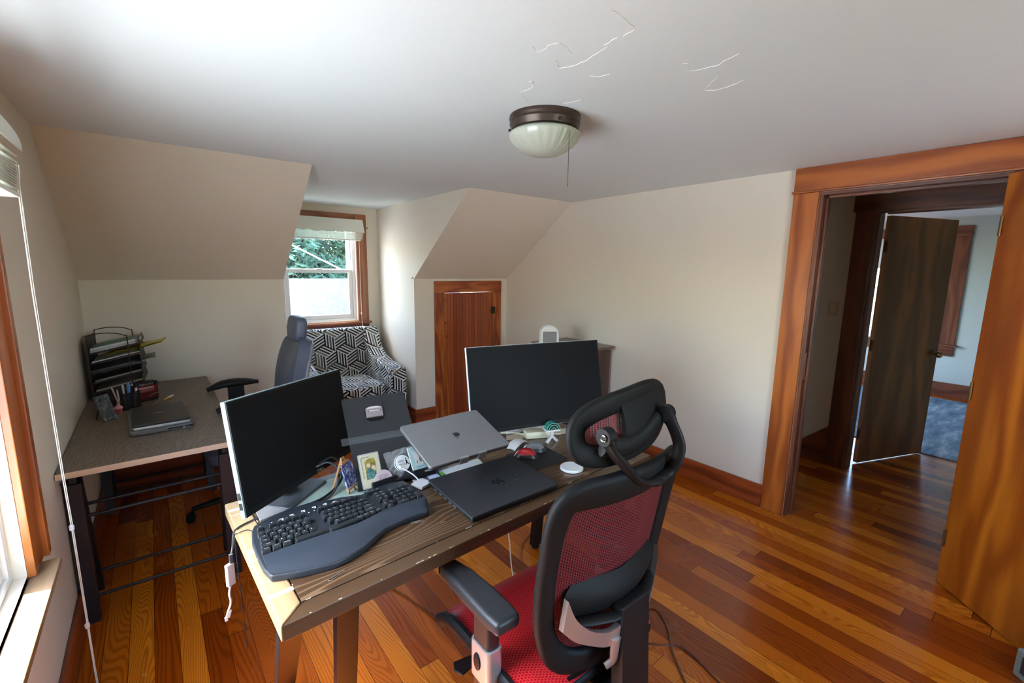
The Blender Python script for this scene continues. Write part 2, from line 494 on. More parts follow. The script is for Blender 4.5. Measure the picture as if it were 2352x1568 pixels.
def window_unit(n, axis, hole, plane, depth, inward, cols=1):
    """double-hung vinyl sash in a hole; inward = sign of the room side along axis"""
    a0, a1, z0, z1 = hole
    def P(u, d, z):
        q = plane - inward * d
        return (q, u, z) if axis == 'x' else (u, q, z)
    def bx(mb, u0, u1, d0, d1, w0, w1):
        p, q = P(u0, d0, w0), P(u1, d1, w1)
        mb.box(tuple(map(min, p, q)), tuple(map(max, p, q)), .004)
    mb = MB(); f = .03
    bx(mb, a0, a0 + f, .03, depth, z0, z1); bx(mb, a1 - f, a1, .03, depth, z0, z1)
    bx(mb, a0 + f, a1 - f, .03, depth, z1 - f, z1); bx(mb, a0 + f, a1 - f, .03, depth, z0, z0 + .025)
    fr = struct(f'window_{n}', mb, VINYL)
    zm = (z0 + z1) / 2 + .01; s = .042
    for nm, lo, hi, d in (('lower_sash', z0 + .026, zm + .018, .04), ('upper_sash', zm - .018, z1 - f - .001, .075)):
        mb = MB()
        bx(mb, a0 + f + .001, a0 + f + s, d, d + .03, lo, hi); bx(mb, a1 - f - s, a1 - f - .001, d, d + .03, lo, hi)
        bx(mb, a0 + f + s, a1 - f - s, d, d + .03, lo, lo + s); bx(mb, a0 + f + s, a1 - f - s, d, d + .03, hi - s * .85, hi)
        sash = struct(nm, mb, VINYL, fr)
        mb = MB(); bx(mb, a0 + f + s - .005, a1 - f - s + .005, d + .014, d + .018, lo + s - .005, hi - s * .85 + .005)
        struct('glass_pane', mb, GLASS, sash)
        if nm == 'lower_sash':
            mb = MB(); c = (a0 + a1) / 2; bx(mb, c - .03, c + .03, d - .012, d + .03, hi, hi + .012); struct('sash_lock', mb, VINYL, sash)
    return fr
def glass_material():
    m, nt, b = new_mat('window_glass'); out = nt.nodes['Material Output']
    t = nt.nodes.new('ShaderNodeBsdfTransparent'); t.inputs[0].default_value = (.96, .98, .97, 1)
    g = nt.nodes.new('ShaderNodeBsdfGlossy'); g.inputs['Roughness'].default_value = .02
    mx = nt.nodes.new('ShaderNodeMixShader'); mx.inputs[0].default_value = .035
    nt.links.new(t.outputs[0], mx.inputs[1]); nt.links.new(g.outputs[0], mx.inputs[2])
    nt.links.new(mx.outputs[0], out.inputs['Surface']); nt.nodes.remove(b)
    return m
GLASS = glass_material()

win1 = window_unit(1, 'x', LW, 0, .13, 1)
# casing, stool and apron of the near window
mb = MB()
mb.box((0, LW[1], .637), (.02, LW[1] + .115, 2.075), .003); mb.box((0, LW[1] + .115, .637), (.034, LW[1] + .152, 2.075), .004)
struct('casing_board', mb, TRIM_Z, win1)
mb = MB(); mb.box((0, LW[0] - .115, .637), (.02, LW[0], 2.075), .003); mb.box((0, LW[0] - .152, .637), (.034, LW[0] - .115, 2.075), .004); struct('casing_board', mb, TRIM_Z, win1)
mb = MB(); mb.box((0, LW[0] - .152, 2.076), (.024, LW[1] + .152, 2.185), .003); struct('head_casing', mb, TRIM_Y, win1)
mb = MB(); mb.box((-.028, LW[0] + .002, .616), (0, LW[1] - .002, .6445)); mb.box((0, LW[0] - .165, .612), (.064, LW[1] + .092, .636), .006); struct('window_stool', mb, SILLW, win1)
mb = MB(); mb.box((0, LW[0] - .15, .50), (.02, LW[1] + .08, .611), .003); struct('apron_board', mb, TRIM_Y, win1)

win2 = window_unit(2, 'y', DW, YD, .11, -1)
mb = MB(); mb.box((DW[1], YD - .022, .985), (DW[1] + .118, YD, 2.13), .003); mb.box((DW[0] - .1, YD - .022, .985), (DW[0], YD, 2.13), .003); struct('casing_board', mb, WINDOWTRIM_Z, win2)
mb = MB(); mb.box((DW[0], YD - .0215, DW[3]), (DW[1], YD, 2.13), .003); struct('head_casing', mb, WINDOWTRIM_X, win2)
mb = MB(); mb.box((DW[0] - .12, YD - .05, .965), (DW[1] + .14, YD + .03, .988), .006); struct('window_stool', mb, WINDOWTRIM_X, win2)
mb = MB(); mb.box((DW[0] - .1, YD - .02, .87), (DW[1] + .118, YD, .964), .003); struct('apron_board', mb, wood('apron_red', 'x', (.18, .03, .012), (.30, .06, .022)), win2)
mb = MB(); mb.tube([(DW[1] + .121, YD - .012, 1.995), (DW[1] + .14, YD - .015, 1.993)], .004, 6); struct('curtain_hook', mb, IRON, win2)
fill_win = window_unit(3, 'y', FILL_WIN, YF, .11, 1)  # sashes of the added fill-light window, out of view

# baseboards
BH = .156
def base(n, lo, hi, m):
    mb = MB(); mb.box(lo, hi, .004); return struct(n, mb, m)
base('baseboard_left', (0, YF, 0), (.018, YK, BH), BASE_Y)
base('baseboard_right', (W - .018, 1.108, 0), (W, YK, BH), BASE_Y)
base('baseboard_right_near', (W - .018, YF, 0), (W, .03, BH), BASE_Y)
base('baseboard_back_left', (.018, YK - .018, 0), (X1, YK, BH), BASE_X)
base('baseboard_back_right', (X2 - .018, YK - .018, 0), (2.586, YK, BH), BASE_X)
base('baseboard_dormer_right', (X2 - .018, YK, 0), (X2, YD, BH), BASE_Y)
base('baseboard_dormer_left', (X1, YK - .018, 0), (X1 + .018, YD, BH), BASE_Y)
base('baseboard_front', (.018, YF, 0), (W - .018, YF + .018, BH), BASE_X)

# doorway trim of the right wall
mb = MB(); mb.box((W - .022, .972, 0), (W, 1.106, 2.052), .003); struct('trim_1', mb, TRIM_Z)
mb = MB(); mb.box((W - .022, .04, 0), (W, .175, 2.052), .003); struct('trim_2', mb, TRIM_Z)
mb = MB(); mb.box((W - .026, .03, 2.0655), (W, 1.106, 2.198), .003); mb.box((W - .034, .02, 2.0525), (W, 1.116, 2.065), .004); struct('trim_3', mb, TRIM_Y)
mb = MB()
mb.box((W + .0005, .952, 0), (W + T - .0005, .9715, 2.035), .002); mb.box((W + .0005, .1755, 0), (W + T - .0005, .195, 2.035), .002)
mb.box((W + .045, .938, 0), (W + .085, .952, 2.02), .002)
struct('trim_4', mb, DARKTRIM_Z)
mb = MB(); mb.box((W + .0005, .1755, 2.0355), (W + T - .0005, .9715, 2.0515), .002); mb.box((W + .045, .195, 2.02), (W + .085, .9375, 2.035), .002); struct('trim_5', mb, DARKTRIM_Y)
mb = MB(); mb.box((W + .006, .9505, .92), (W + .034, .952, 1.09)); struct('strike_plate', mb, CHROME, bpy.data.objects['trim_4'])

# this room's door leaf, swung open past square into the room
leafM = frame((3.472, .185, .006), (-.698, -.716, 0), (0, 0, 1))
mb = MB(); mb.box((0, .0, .0), (.775, 2.03, .036), .002, M=leafM); door1 = struct('door_1', mb, DOORW)
mb = MB()
for z in (.25, 1.02, 1.80): mb.tube([leafM @ Vector((.012, z - .045, .042)), leafM @ Vector((.012, z + .045, .042))], .006, 8)
struct('hinge', mb, BRASS, door1)
mb = MB(); mb.box((.345, .095, -.004), (.52, .26, 0), .001, M=leafM); o = struct('kick_plate', mb, plain('dark_brown_metal', (.02, .010, .006), .4, metal=.5), door1)
mb = MB()
for s in (0, 1):
    kM = leafM @ Matrix.Translation((.71, .93, .036 if s else 0)) @ (Matrix.Identity(4) if s else rot('X', PI))
    mb.lathe([(.026, 0), (.026, .006), (.011, .01), (.010, .03), (.024, .04), (.028, .052), (.022, .064), (.001, .067)], 20, kM)
struct('door_knob', mb, BRASS, door1)

# knee-wall cupboard door
mb = MB(); mb.box((2.586, YK - .02, 0), (2.70, YK, 1.33), .003); mb.box((3.312, YK - .02, 0), (3.42, YK, 1.33), .003); struct('trim_6', mb, wood('fir_trim_bold', 'z', (.22, .04, .008), (.50, .14, .03), ring=45, cath=1.6))
mb = MB(); mb.box((2.586, YK - .023, 1.3305), (3.42, YK, 1.448), .003); struct('trim_7', mb, wood('fir_trim_bold_x', 'x', (.22, .04, .008), (.48, .13, .03), ring=40, cath=1.6))
def beadboard():
    m, nt, b = new_mat('beadboard'); x, y, z = coords(nt)
    f = (x / .0375).fract(); i = (x / .0375).floor(); r = wnoise(nt, i, 2.0)
    g = pnoise(nt, comb(nt, x * 150.0, y, z * 3.0), 1.0, 3)
    c = ramp(nt, g * .5 + r * .5, [(.2, (.21, .035, .010)), (.8, (.36, .085, .022))])
    gr = (f - .5).abs().gt(.44)
    nt.links.new(mixc(nt, gr * .75, c, (.07, .012, .004)), b.inputs['Base Color']); setp(b, rough=.35, coat=.2)
    bump(nt, b, gr * -1.0, .6, .003)
    return m
mb = MB(); mb.box((2.703, YK - .004, .022), (3.309, YK + .02, 1.326), .002); door2 = struct('door_2', mb, beadboard())
mb = MB(); mb.box((2.703, YK - .0065, .022), (2.745, YK - .004, 1.326), .001); mb.box((3.262, YK - .0065, .022), (3.309, YK - .004, 1.326), .001); struct('door_stile', mb, TRIM_Z, door2)
for z, w in ((1.253, .026), (1.025, .03), (.883, .026)):
    mb = MB(); mb.box((2.694, YK - .026, z - .008), (2.694 + w * 1.4, YK - .0066, z + .008), .002); mb.tube([(2.716, YK - .034, z), (2.716, YK - .02, z)], .008, 10)
    struct('cabinet_latch', mb, plain('latch_copper', (.30, .12, .07), .35, metal=.8), door2)
mb = MB(); mb.box((3.285, YK - .0255, 1.09), (3.335, YK - .0205, 1.165), .001); mb.tube([(3.311, YK - .027, 1.085), (3.311, YK - .027, 1.17)], .004, 8); struct('hinge', mb, IRON, door2)

# hall and the bedroom beyond
mb = MB(); mb.box((W + T, YF - T, 2.30), (W2 + .12, 2.0, 2.4)); struct('ceiling_hall', mb, plain('hall_ceiling', (.45, .42, .38), .8))
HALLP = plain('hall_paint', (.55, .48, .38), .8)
D2 = (.20, .975, 0, 2.05)
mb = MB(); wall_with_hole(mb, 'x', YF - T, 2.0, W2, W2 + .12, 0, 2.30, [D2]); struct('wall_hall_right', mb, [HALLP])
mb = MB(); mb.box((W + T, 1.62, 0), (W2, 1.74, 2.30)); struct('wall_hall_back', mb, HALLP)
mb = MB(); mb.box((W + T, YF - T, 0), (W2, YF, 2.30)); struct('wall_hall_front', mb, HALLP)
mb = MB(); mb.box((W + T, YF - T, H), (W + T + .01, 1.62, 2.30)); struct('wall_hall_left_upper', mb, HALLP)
mb = MB(); mb.box((W2 - .02, .975, 0), (W2, 1.107, 2.05), .003); mb.box((W2 - .02, .07, 0), (W2, .20, 2.05), .003); struct('trim_8', mb, DARKTRIM_Z)
mb = MB(); mb.box((W2 - .022, .055, 2.051), (W2, 1.125, 2.19), .003); struct('trim_9', mb, DARKTRIM_Y)
mb = MB(); mb.box((W2 + .0005, .955, 0), (W2 + .1195, .9745, 2.03), .002); mb.box((W2 + .0005, .2005, 0), (W2 + .1195, .22, 2.03), .002); struct('trim_10', mb, DARKTRIM_Z)
mb = MB(); mb.box((W2 + .0005, .2005, 2.031), (W2 + .1195, .9745, 2.0495), .002); struct('trim_11', mb, DARKTRIM_Y)
# stair skirt rising to the casing
mb = MB(); mb.raw([(W2 - .018, y, z) for y, z in ((1.108, 0), (1.6, 0), (1.6, .15), (1.292, .15), (1.108, .317))] + [(W2, y, z) for y, z in ((1.108, 0), (1.6, 0), (1.6, .15), (1.292, .15), (1.108, .317))],
                  [(0, 1, 2, 3, 4), (9, 8, 7, 6, 5)] + [(i, (i + 1) % 5, 5 + (i + 1) % 5, 5 + i) for i in range(5)])
struct('trim_12', mb, DARKTRIM_Y)
sw = thing('light_switch', 'beige wall plate with a rocker switch on the dark hall wall', 'light switch', (W2, 1.185, 1.30))
mb = MB(); mb.box((-.006, -.038, -.06), (0, .038, .06), .003); obj('switch_plate', mb, plain('almond_plate', (.45, .38, .26), .4), sw)
mb = MB(); mb.box((-.009, -.017, -.034), (-.0062, .017, .034), .001); obj('rocker', mb, plain('almond_rocker', (.52, .45, .32), .35), sw)

leaf2M = frame((W2 + .155, .926, .012), (.935, -.355, 0), (0, 0, 1))
mb = MB(); mb.box((0.008, 0, -.035), (.80, 2.015, 0), .002, M=leaf2M); door3 = struct('door_3', mb, DARKDOOR)
mb = MB()
for s in (0, 1):
    kM = leaf2M @ Matrix.Translation((.735, .90, 0 if s else -.035)) @ (Matrix.Identity(4) if s else rot('X', PI))
    mb.lathe([(.026, 0), (.026, .006), (.011, .01), (.010, .03), (.024, .04), (.028, .052), (.022, .064), (.001, .067)], 20, kM)
struct('door_knob', mb, BRASS, door3)
mb = MB()
for z in (.25, 1.0, 1.78):
    mb.tube([leaf2M @ Vector((-.002, z - .045, -.018)), leaf2M @ Vector((-.002, z + .045, -.018))], .007, 8)
struct('hinge', mb, IRON, door3)

BW = (1.045, 2.0, .70, 2.05)
mb = MB(); wall_with_hole(mb, 'x', -2.3, 3.2, XB, XB + .12, 0, 2.30, [BW]); struct('wall_bedroom_far', mb, BEDWALL)
mb = MB(); mb.box((W2 + .12, -2.42, 0), (XB, -2.3, 2.30)); struct('wall_bedroom_front', mb, BEDWALL)
mb = MB(); wall_with_hole(mb, 'y', W2 + .12, XB, 3.2, 3.32, 0, 2.30, [(5.7, 7.5, .6, 2.1)]); struct('wall_bedroom_back', mb, BEDWALL)  # the opening is unseen, added to light the bedroom from this side
mb = MB(); mb.box((W2 + .12, 2.0, 0), (W2 + .24, 3.2, 2.30)); mb.box((W2 + .12, -2.3, 0), (W2 + .24, YF - T, 2.30)); struct('wall_bedroom_left', mb, BEDWALL)
mb = MB(); mb.box((W2 + .12, -2.42, 2.30), (XB + .12, 3.32, 2.4)); struct('ceiling_bedroom', mb, CEIL)
base('baseboard_bedroom', (XB - .02, -2.3, 0), (XB, 3.2, .19), DARKTRIM_Y)
win4 = window_unit(4, 'x', BW, XB, .11, -1)
mb = MB(); mb.box((XB - .022, BW[0] - .17, .69), (XB, BW[0], 2.06), .003); mb.box((XB - .022, BW[1], .69), (XB, BW[1] + .17, 2.06), .003); struct('casing_board', mb, DARKTRIM_Z, win4)
mb = MB(); mb.box((XB - .025, BW[0] - .175, 2.061), (XB, BW[1] + .175, 2.19), .003); struct('head_casing', mb, DARKTRIM_Y, win4)
mb = MB(); mb.box((XB - .06, BW[0] - .2, .665), (XB + .03, BW[1] + .2, .689), .005); mb.box((XB - .02, BW[0] - .17, .54), (XB, BW[1] + .17, .664), .003); struct('window_stool', mb, DARKTRIM_Y, win4)
mb = MB(); mb.box((XB - .03, BW[0] + .005, 1.66), (XB - .012, BW[1] - .005, 2.055), .004); mb.box((XB - .04, BW[0] + .004, 1.97), (XB - .0301, BW[1] - .004, 2.055), .004)
mesh_thing('roman_shade', mb, plain('grey_shade', (.50, .56, .60), .8), 'grey fabric shade half lowered over the bedroom window', 'window shade', origin=(XB, 1.5, 2.05))
def rug_material():
    m, nt, b = new_mat('rug'); x, y, z = coords(nt)
    n = pnoise(nt, comb(nt, x * 2.2, y * 9.0, 0.0), 1.0, 5, .65); n2 = pnoise(nt, comb(nt, x * 60.0, y * 60.0, 0.0), 1.0, 2)
    c = ramp(nt, n * .85 + n2 * .15, [(.35, (.06, .10, .14)), (.5, (.14, .20, .25)), (.62, (.28, .33, .36)), (.75, (.48, .51, .53))])
    nt.links.new(c, b.inputs['Base Color']); setp(b, rough=.95, spec=.1); bump(nt, b, n2, .5, .004)
    return m
mb = MB(); mb.box((5.64, -1.9, 0.0), (8.2, 2.9, .010), .003)
mesh_thing('area_rug', mb, rug_material(), 'blue-grey mottled rug on the bedroom floor beyond the doorway', 'rug', origin=(6.9, .5, 0))

# ------------------------------------------------------------------ blinds
def pull_cord(parent, pts, bead_at):
    mb = MB(); mb.tube(pts, .0016, 6); p2 = [Vector(q) + Vector((.003, .010 * (1 - min(1, i / (len(pts) - 2))), 0)) for i, q in enumerate(pts)]
    mb.tube(p2, .0016, 6); c = obj('pull_cord', mb, CORD, parent, world=True)
    for b in bead_at:
        mb = MB(); mb.lathe([(.003, -.012), (.007, -.008), (.0075, .006), (.003, .012)], 10, Matrix.Translation(b)); obj('cord_bead', mb, WHITE, c, world=True)

bl = thing('window_blind', 'white slatted blind pulled up over the window beside the camera', 'window blind', (.065, 1.21, 2.10))
y0, y1 = .50, 1.925
mb = MB(); mb.box((.03, y0, 1.95), (.060, y1 - .01, 2.0), .003); obj('headrail', mb, BLIND, bl, world=True)
mb = MB()
mb.surf(lambda u, v: (.062 + .043 * math.sin(v * PI * .55), y0 + (y1 - y0) * u + .004 * v, 2.012 - .107 * v), 2, 10, .004); obj('valance', mb, BLIND, bl, world=True)
def slat(parent, z, x, yl, tilt=0.0):
    mb = MB(); mb.surf(lambda u, v: (x + (v - .5) * .050, yl[0] + (yl[1] - yl[0]) * u, z + .004 * math.sin(v * PI) + (v - .5) * .05 * tilt), 2, 6, .0028)
    obj('slat', mb, BLIND, parent, world=True)
for i, z in enumerate((1.890, 1.872)): slat(bl, z, .072, (y0 + .01, y1 - .012), -.25)
for i in range(9): slat(bl, 1.853 - .0078 * i, .074 - .0005 * i, (y0 + .01, y1 - .004 - .005 * max(0, i - 1)), -.12)
mb = MB(); mb.box((.050, y0 + .01, 1.765), (.098, y1 - .05, 1.780), .004); obj('bottom_rail', mb, BLIND, bl, world=True)
cp = [(.098, 1.885, 1.86), (.094, 1.886, 1.80), (.088, 1.905, 1.50), (.086, 1.925, 1.2), (.085, 1.945, .9), (.085, 1.968, .69), (.085, 1.975, .45), (.085, 1.98, .3), (.085, 1.985, .12), (.086, 1.99, .01)]
pull_cord(bl, cp, [(.0855, 1.968, .69), (.085, 1.98, .305)])

bl2 = thing('window_blind', 'white slatted blind pulled up over the dormer window', 'window blind', (1.79, YD - .05, 2.07))
x0, x1 = 1.335, 2.185
mb = MB(); mb.box((x0 + .01, YD - .07, 2.02), (x1 - .01, YD - .024, 2.068), .003); obj('headrail', mb, BLIND, bl2, world=True)
mb = MB(); mb.surf(lambda u, v: (x0 + (x1 - x0) * (u if u < .5 else u + .012 * v), YD - .075 - .025 * v, 2.068 - .132 * v), 2, 6, .004); obj('valance', mb, BLIND, bl2, world=True)
for i in range(8):
    mb = MB(); zz = 1.930 - .0085 * i
    mb.surf(lambda u, v: (x0 + .006 + (x1 - x0 - .004 - .002 * i) * u, YD - .095 + .05 * v, zz + .003 * math.sin(v * PI)), 2, 5, .0025); obj('slat', mb, BLIND, bl2, world=True)
mb = MB(); mb.box((x0 + .01, YD - .096, 1.850), (x1 - .03, YD - .044, 1.864), .004); obj('bottom_rail', mb, BLIND, bl2, world=True)
pull_cord(bl2, [(2.135, YD - .098, 1.90), (2.136, YD - .085, 1.6), (2.138, YD - .075, 1.3), (2.140, YD - .07, 1.1), (2.142, YD - .068, .96), (2.143, YD - .066, .90)], [(2.140, YD - .07, 1.08)])

# ------------------------------------------------------------------ ceiling lamp
lamp = thing('ceiling_light', 'bronze flush ceiling light with a ribbed frosted glass bowl', 'ceiling light', (1.705, 1.405, H))
mb = MB(); mb.lathe([(.125, 0), (.146, 0), (.148, -.012), (.142, -.02), (.146, -.03), (.138, -.052), (.120, -.06), (.05, -.06)][::1], 48); obj('canopy', mb, plain('oil_bronze', (.085, .06, .05), .38, metal=.55), lamp)
gm = plain('frosted_glass', (.46, .50, .42), .35, coat=.3)
rp = lambda a, z: (.012 * math.sin(a * 22) + .02 * max(0, math.sin(a * 3)) * math.sin(a * 44)) * max(0, min(1, (-.07 - z) / .02)) * max(0, min(1, (z + .145) / .03))
mb = MB(); mb.lathe([(.10, -.055), (.132, -.057), (.146, -.066), (.147, -.076), (.138, -.092), (.122, -.110), (.098, -.130), (.062, -.146), (.025, -.152), (.001, -.153)], 132, ripple=rp); obj('glass_shade', mb, gm, lamp, smooth=60)
for a in (.2, 2.3, 4.4):
    mb = MB(); mb.lathe([(.005, 0), (.006, .006), (.003, .01)], 10, Matrix.Translation((.143 * math.cos(a), .143 * math.sin(a), -.045)) @ rot('Z', a) @ rot('Y', PI / 2)); obj('thumb_screw', mb, IRON, lamp)
mb = MB()
for k in range(48):
    z = -.06 - k * .0049
    mb.lathe([(.0004, -.0018), (.0016, -.001), (.0016, .001), (.0004, .0018)], 6, Matrix.Translation((.0, -.143, z)))
o = obj('pull_chain', mb, IRON, lamp)

# ------------------------------------------------------------------ near desk
DZ = .76
desk_th = math.radians(2.6)
desk = thing('desk', 'wooden desk with chipped edges on dark splayed steel legs in the foreground', 'desk', (.536, .976, 0), desk_th)
def desk_wood():
    m, nt, b = new_mat('desk_board'); x, y, z = coords(nt)
    i = (y / .235).floor(); r = wnoise(nt, i, 4.0)
    n = pnoise(nt, comb(nt, x * 1.35 + r * 7.0, y * 6.5, r * 5.0), 1.0, 1.5, .4)
    w = ((n * 19.0 + y * 9.0) * 6.2832).sin() * .5 + .5
    kx, ky = .36, .10
    fine = pnoise(nt, comb(nt, x * 4.0, y * 260.0, z * 260.0), 1.0, 3)
    f = w.step(.55, 1.0) * .52 + fine * .40
    c = ramp(nt, f, [(.1, (.052, .027, .012)), (.45, (.095, .052, .026)), (.75, (.165, .098, .052)), (1, (.27, .175, .10))])
    big = pnoise(nt, comb(nt, x * 2.0, y * 3.0, 3.0), 1.0, 2)
    c = mixc(nt, big.step(.45, .75) * .45, c, (.048, .024, .011))
    sc = pnoise(nt, comb(nt, x * 9.0, y * 70.0, 8.0), 1.0, 2).gt(.74)
    c = mixc(nt, sc * .35, c, (.5, .40, .28))
    nt.links.new(c, b.inputs['Base Color']); setp(b, rough=.30, coat=.35, coat_rough=.12); bump(nt, b, f, .15, .0005)
    return m
DTOP = desk_wood()
DEDGE = wood('desk_edge_light', 'y', (.26, .155, .075), (.52, .36, .19), ring=30, rough=.3, coat=.35, cath=.6)
DFRONT = wood('desk_edge_front', 'x', (.030, .015, .007), (.085, .044, .020), ring=30, rough=.35, coat=.2, cath=.6)
L, D, TH = 1.54, .715, .045
mb = MB(); mb.box((.062, .055, DZ - TH), (L, D, DZ), .002); obj('tabletop', mb, DTOP, desk)
mb = MB(); mb.prism([(0, 0), (.060, .055), (.060, D), (0, D)], DZ - TH, DZ, .005); o = obj('breadboard_end', mb, DEDGE, desk); o['label'] = 'lighter worn end board'
mb = MB(); mb.prism([(.002, 0), (L, 0), (L, .053), (.062, .053)], DZ - TH, DZ, .005); obj('front_strip', mb, DFRONT, desk)
mb = MB(); rr = random.Random(3)
for k in range(46):
    x = rr.uniform(.02, 1.45); y = rr.choice([.0, .0, .002, .053]) + rr.uniform(-.001, .001); l = rr.choice([.003, .004, .006, .012, .022])
    if y > .04: mb.box((x, y, DZ), (x + l, y + .0016, DZ + .0004))
    else: mb.box((x, -.0004 + .003, DZ - .0022), (x + l * .7, .0045, DZ - .0002))
for k in range(16):
    y = rr.uniform(.03, .68); l = rr.choice([.004, .008, .016])
    mb.box((rr.choice([.0025, .0605]), y, DZ - .0003), (rr.choice([.0025, .0605]) + .0022, y + l, DZ + .0004))
o = obj('paint_chip', mb, plain('bare_wood', (.72, .62, .48), .7), desk, smooth=0); o['kind'] = 'stuff'; o['label'] = 'pale chips along the edges'
def desk_leg(p0, p1, w=.062, h=.035):
    mb = MB(); mb.bar(p0, p1, w, h, up=(0, 1, 0), bev=.003); return obj('leg', mb, STEELD, desk, world=True)
desk_leg((.578, 1.075, DZ - TH), (.628, 1.585, .02)); desk_leg((.712, 1.06, DZ - TH), (.752, 1.285, .02))
desk_leg((1.955, 1.62, DZ - TH), (1.975, 1.70, .02)); desk_leg((1.93, 1.14, DZ - TH), (2.0, 1.10, .02))
for lo, hi in (((.55, 1.05, DZ - TH - .006), (.78, 1.62, DZ - TH - .0004)), ((1.88, 1.10, DZ - TH - .006), (2.02, 1.70, DZ - TH - .0004))):
    mb = MB(); mb.box(lo, hi, .001); obj('mounting_plate', mb, STEELD, desk, world=True)
for q in ((.628, 1.585), (.752, 1.285), (1.975, 1.70), (2.0, 1.10)):
    mb = MB(); mb.lathe([(.02, 0), (.022, .004), (.022, .016), (.018, .02)], 14, Matrix.Translation((*q, 0))); obj('foot_pad', mb, BLACK, desk, world=True)

# ------------------------------------------------------------------ far desk on trestles
fd = thing('desk', 'grey-brown laminate desk on black trestles along the left wall', 'desk', (.33, 3.17, 0))
def laminate():
    m, nt, b = new_mat('grey_oak_laminate'); x, y, z = coords(nt)
    i = (x / .21).floor(); r = wnoise(nt, i, 2.0)
    n = pnoise(nt, comb(nt, x * 4.5 + r * 5.0, y * 1.5 + r * 3.0, r * 8.0), 1.0, 2, .45)
    w = ((n * 30.0 + x * 12.0) * 6.2832).sin() * .5 + .5
    fine = pnoise(nt, comb(nt, x * 240.0, y * 9.0, 0.0), 1.0, 3)
    c = ramp(nt, w * .22 + fine * .75, [(.2, (.095, .068, .048)), (.5, (.155, .118, .088)), (.85, (.245, .20, .155))])
    nt.links.new(c, b.inputs['Base Color']); setp(b, rough=.42); return m
mb = MB(); mb.box((.004, 2.366, .724), (.637, 3.966, .75), .0015); obj('tabletop', mb, laminate(), fd, world=True)
mb = MB(); mb.box((.004, 2.363, .7245), (.637, 2.3655, .7495)); obj('edge_band', mb, wood('edge_band', 'x', (.42, .27, .18), (.60, .42, .30), ring=20, cath=.3), fd, world=True)
TR = plain('trestle_black', (.016, .013, .015), .45, metal=.1)
for ya, sgn in ((2.47, 1), (3.86, -1)):
    tr = thing('x', '', '', (.33, ya, 0)); tr.name = 'trestle'
    for k in ('label', 'category'): del tr[k]
    tr.parent = fd; tr.matrix_basis = basis(fd).inverted() @ Matrix.Translation((.33, ya, 0))
    for xx in (.036, .585):
        mb = MB(); mb.bar((xx, ya + .01 * sgn, .66), (xx, ya + .02 * sgn, 0), .055, .045, up=(0, 1, 0), bev=.002); obj('leg', mb, TR, tr, world=True)
        mb = MB(); mb.bar((xx, ya + .055 * sgn, .66), (xx, ya + .27 * sgn, .004), .05, .035, up=(0, 1, 0), bev=.002); obj('leg', mb, TR, tr, world=True)
        mb = MB(); mb.box((xx - .012, ya + .01 * min(0, sgn) + .0, .6605), (xx + .012, ya + .03, .7235), .002); obj('height_post', mb, TR, tr, world=True)
    for y, z in ((ya + .018 * sgn, .115), (ya + .225 * sgn, .12), (ya + .014 * sgn, .50), (ya + .10 * sgn, .52)):
        mb = MB(); mb.tube([(.05, y, z), (.57, y, z)], .0075, 10); obj('rail', mb, TR, tr, world=True)
    if sgn > 0:
        mb = MB(); mb.tube(spline([(.03, ya - .012, .69), (.008, ya - .014, .68), (-.0 + .004, ya - .016, .672), (.012, ya - .016, .668), (.03, ya - .016, .675)], 5), .002, 6); obj('pin_cord', mb, BLACK, tr, world=True)

# ------------------------------------------------------------------ red mesh chair
def mesh_fabric(name, fu, fv, thread, holec, hole_alpha, rough=.6, gap=(.22, .30)):
    m, nt, b = new_mat(name); out = nt.nodes['Material Output']
    t = nt.nodes.new('ShaderNodeUVMap'); s = nt.nodes.new('ShaderNodeSeparateXYZ'); nt.links.new(t.outputs[0], s.inputs[0])
    u, v = V(nt, s.outputs[0]), V(nt, s.outputs[1])
    uu = u * fu; row = uu.floor(); vv = v * fv + row.mod(2.0) * .5 + (uu.fract() - .5).abs() * .25
    a = (uu.fract() - .5).abs(); c = (vv.fract() - .5).abs()
    hole = a.lt(.5 - gap[0] / 2) * c.lt(.5 - gap[1] / 2)
    col = mixc(nt, hole, thread, holec); nt.links.new(col, b.inputs['Base Color']); setp(b, rough=rough, spec=.4)
    if hole_alpha < 1:
        tr = nt.nodes.new('ShaderNodeBsdfTransparent'); mx = nt.nodes.new('ShaderNodeMixShader')
        nt.links.new((hole * (1 - hole_alpha)).x, mx.inputs[0]); nt.links.new(b.outputs[0], mx.inputs[1]); nt.links.new(tr.outputs[0], mx.inputs[2]); nt.links.new(mx.outputs[0], out.inputs[0])
    bump(nt, b, 1 - hole, .5, .0015)
    return m
CX, CY, CB = 1.288, .872, 1.312
rc = thing('office_chair', 'red mesh swivel chair with black headrest pulled up to the near desk', 'office chair', (CX, CY, 0))
ybk = lambda z: .572 + (1.05 - z) * .17 - .05 * max(0, (.62 - z)) * 2
cup = lambda x: .055 * abs((x - CB) / .235) ** 2      # the back wraps forward at its sides
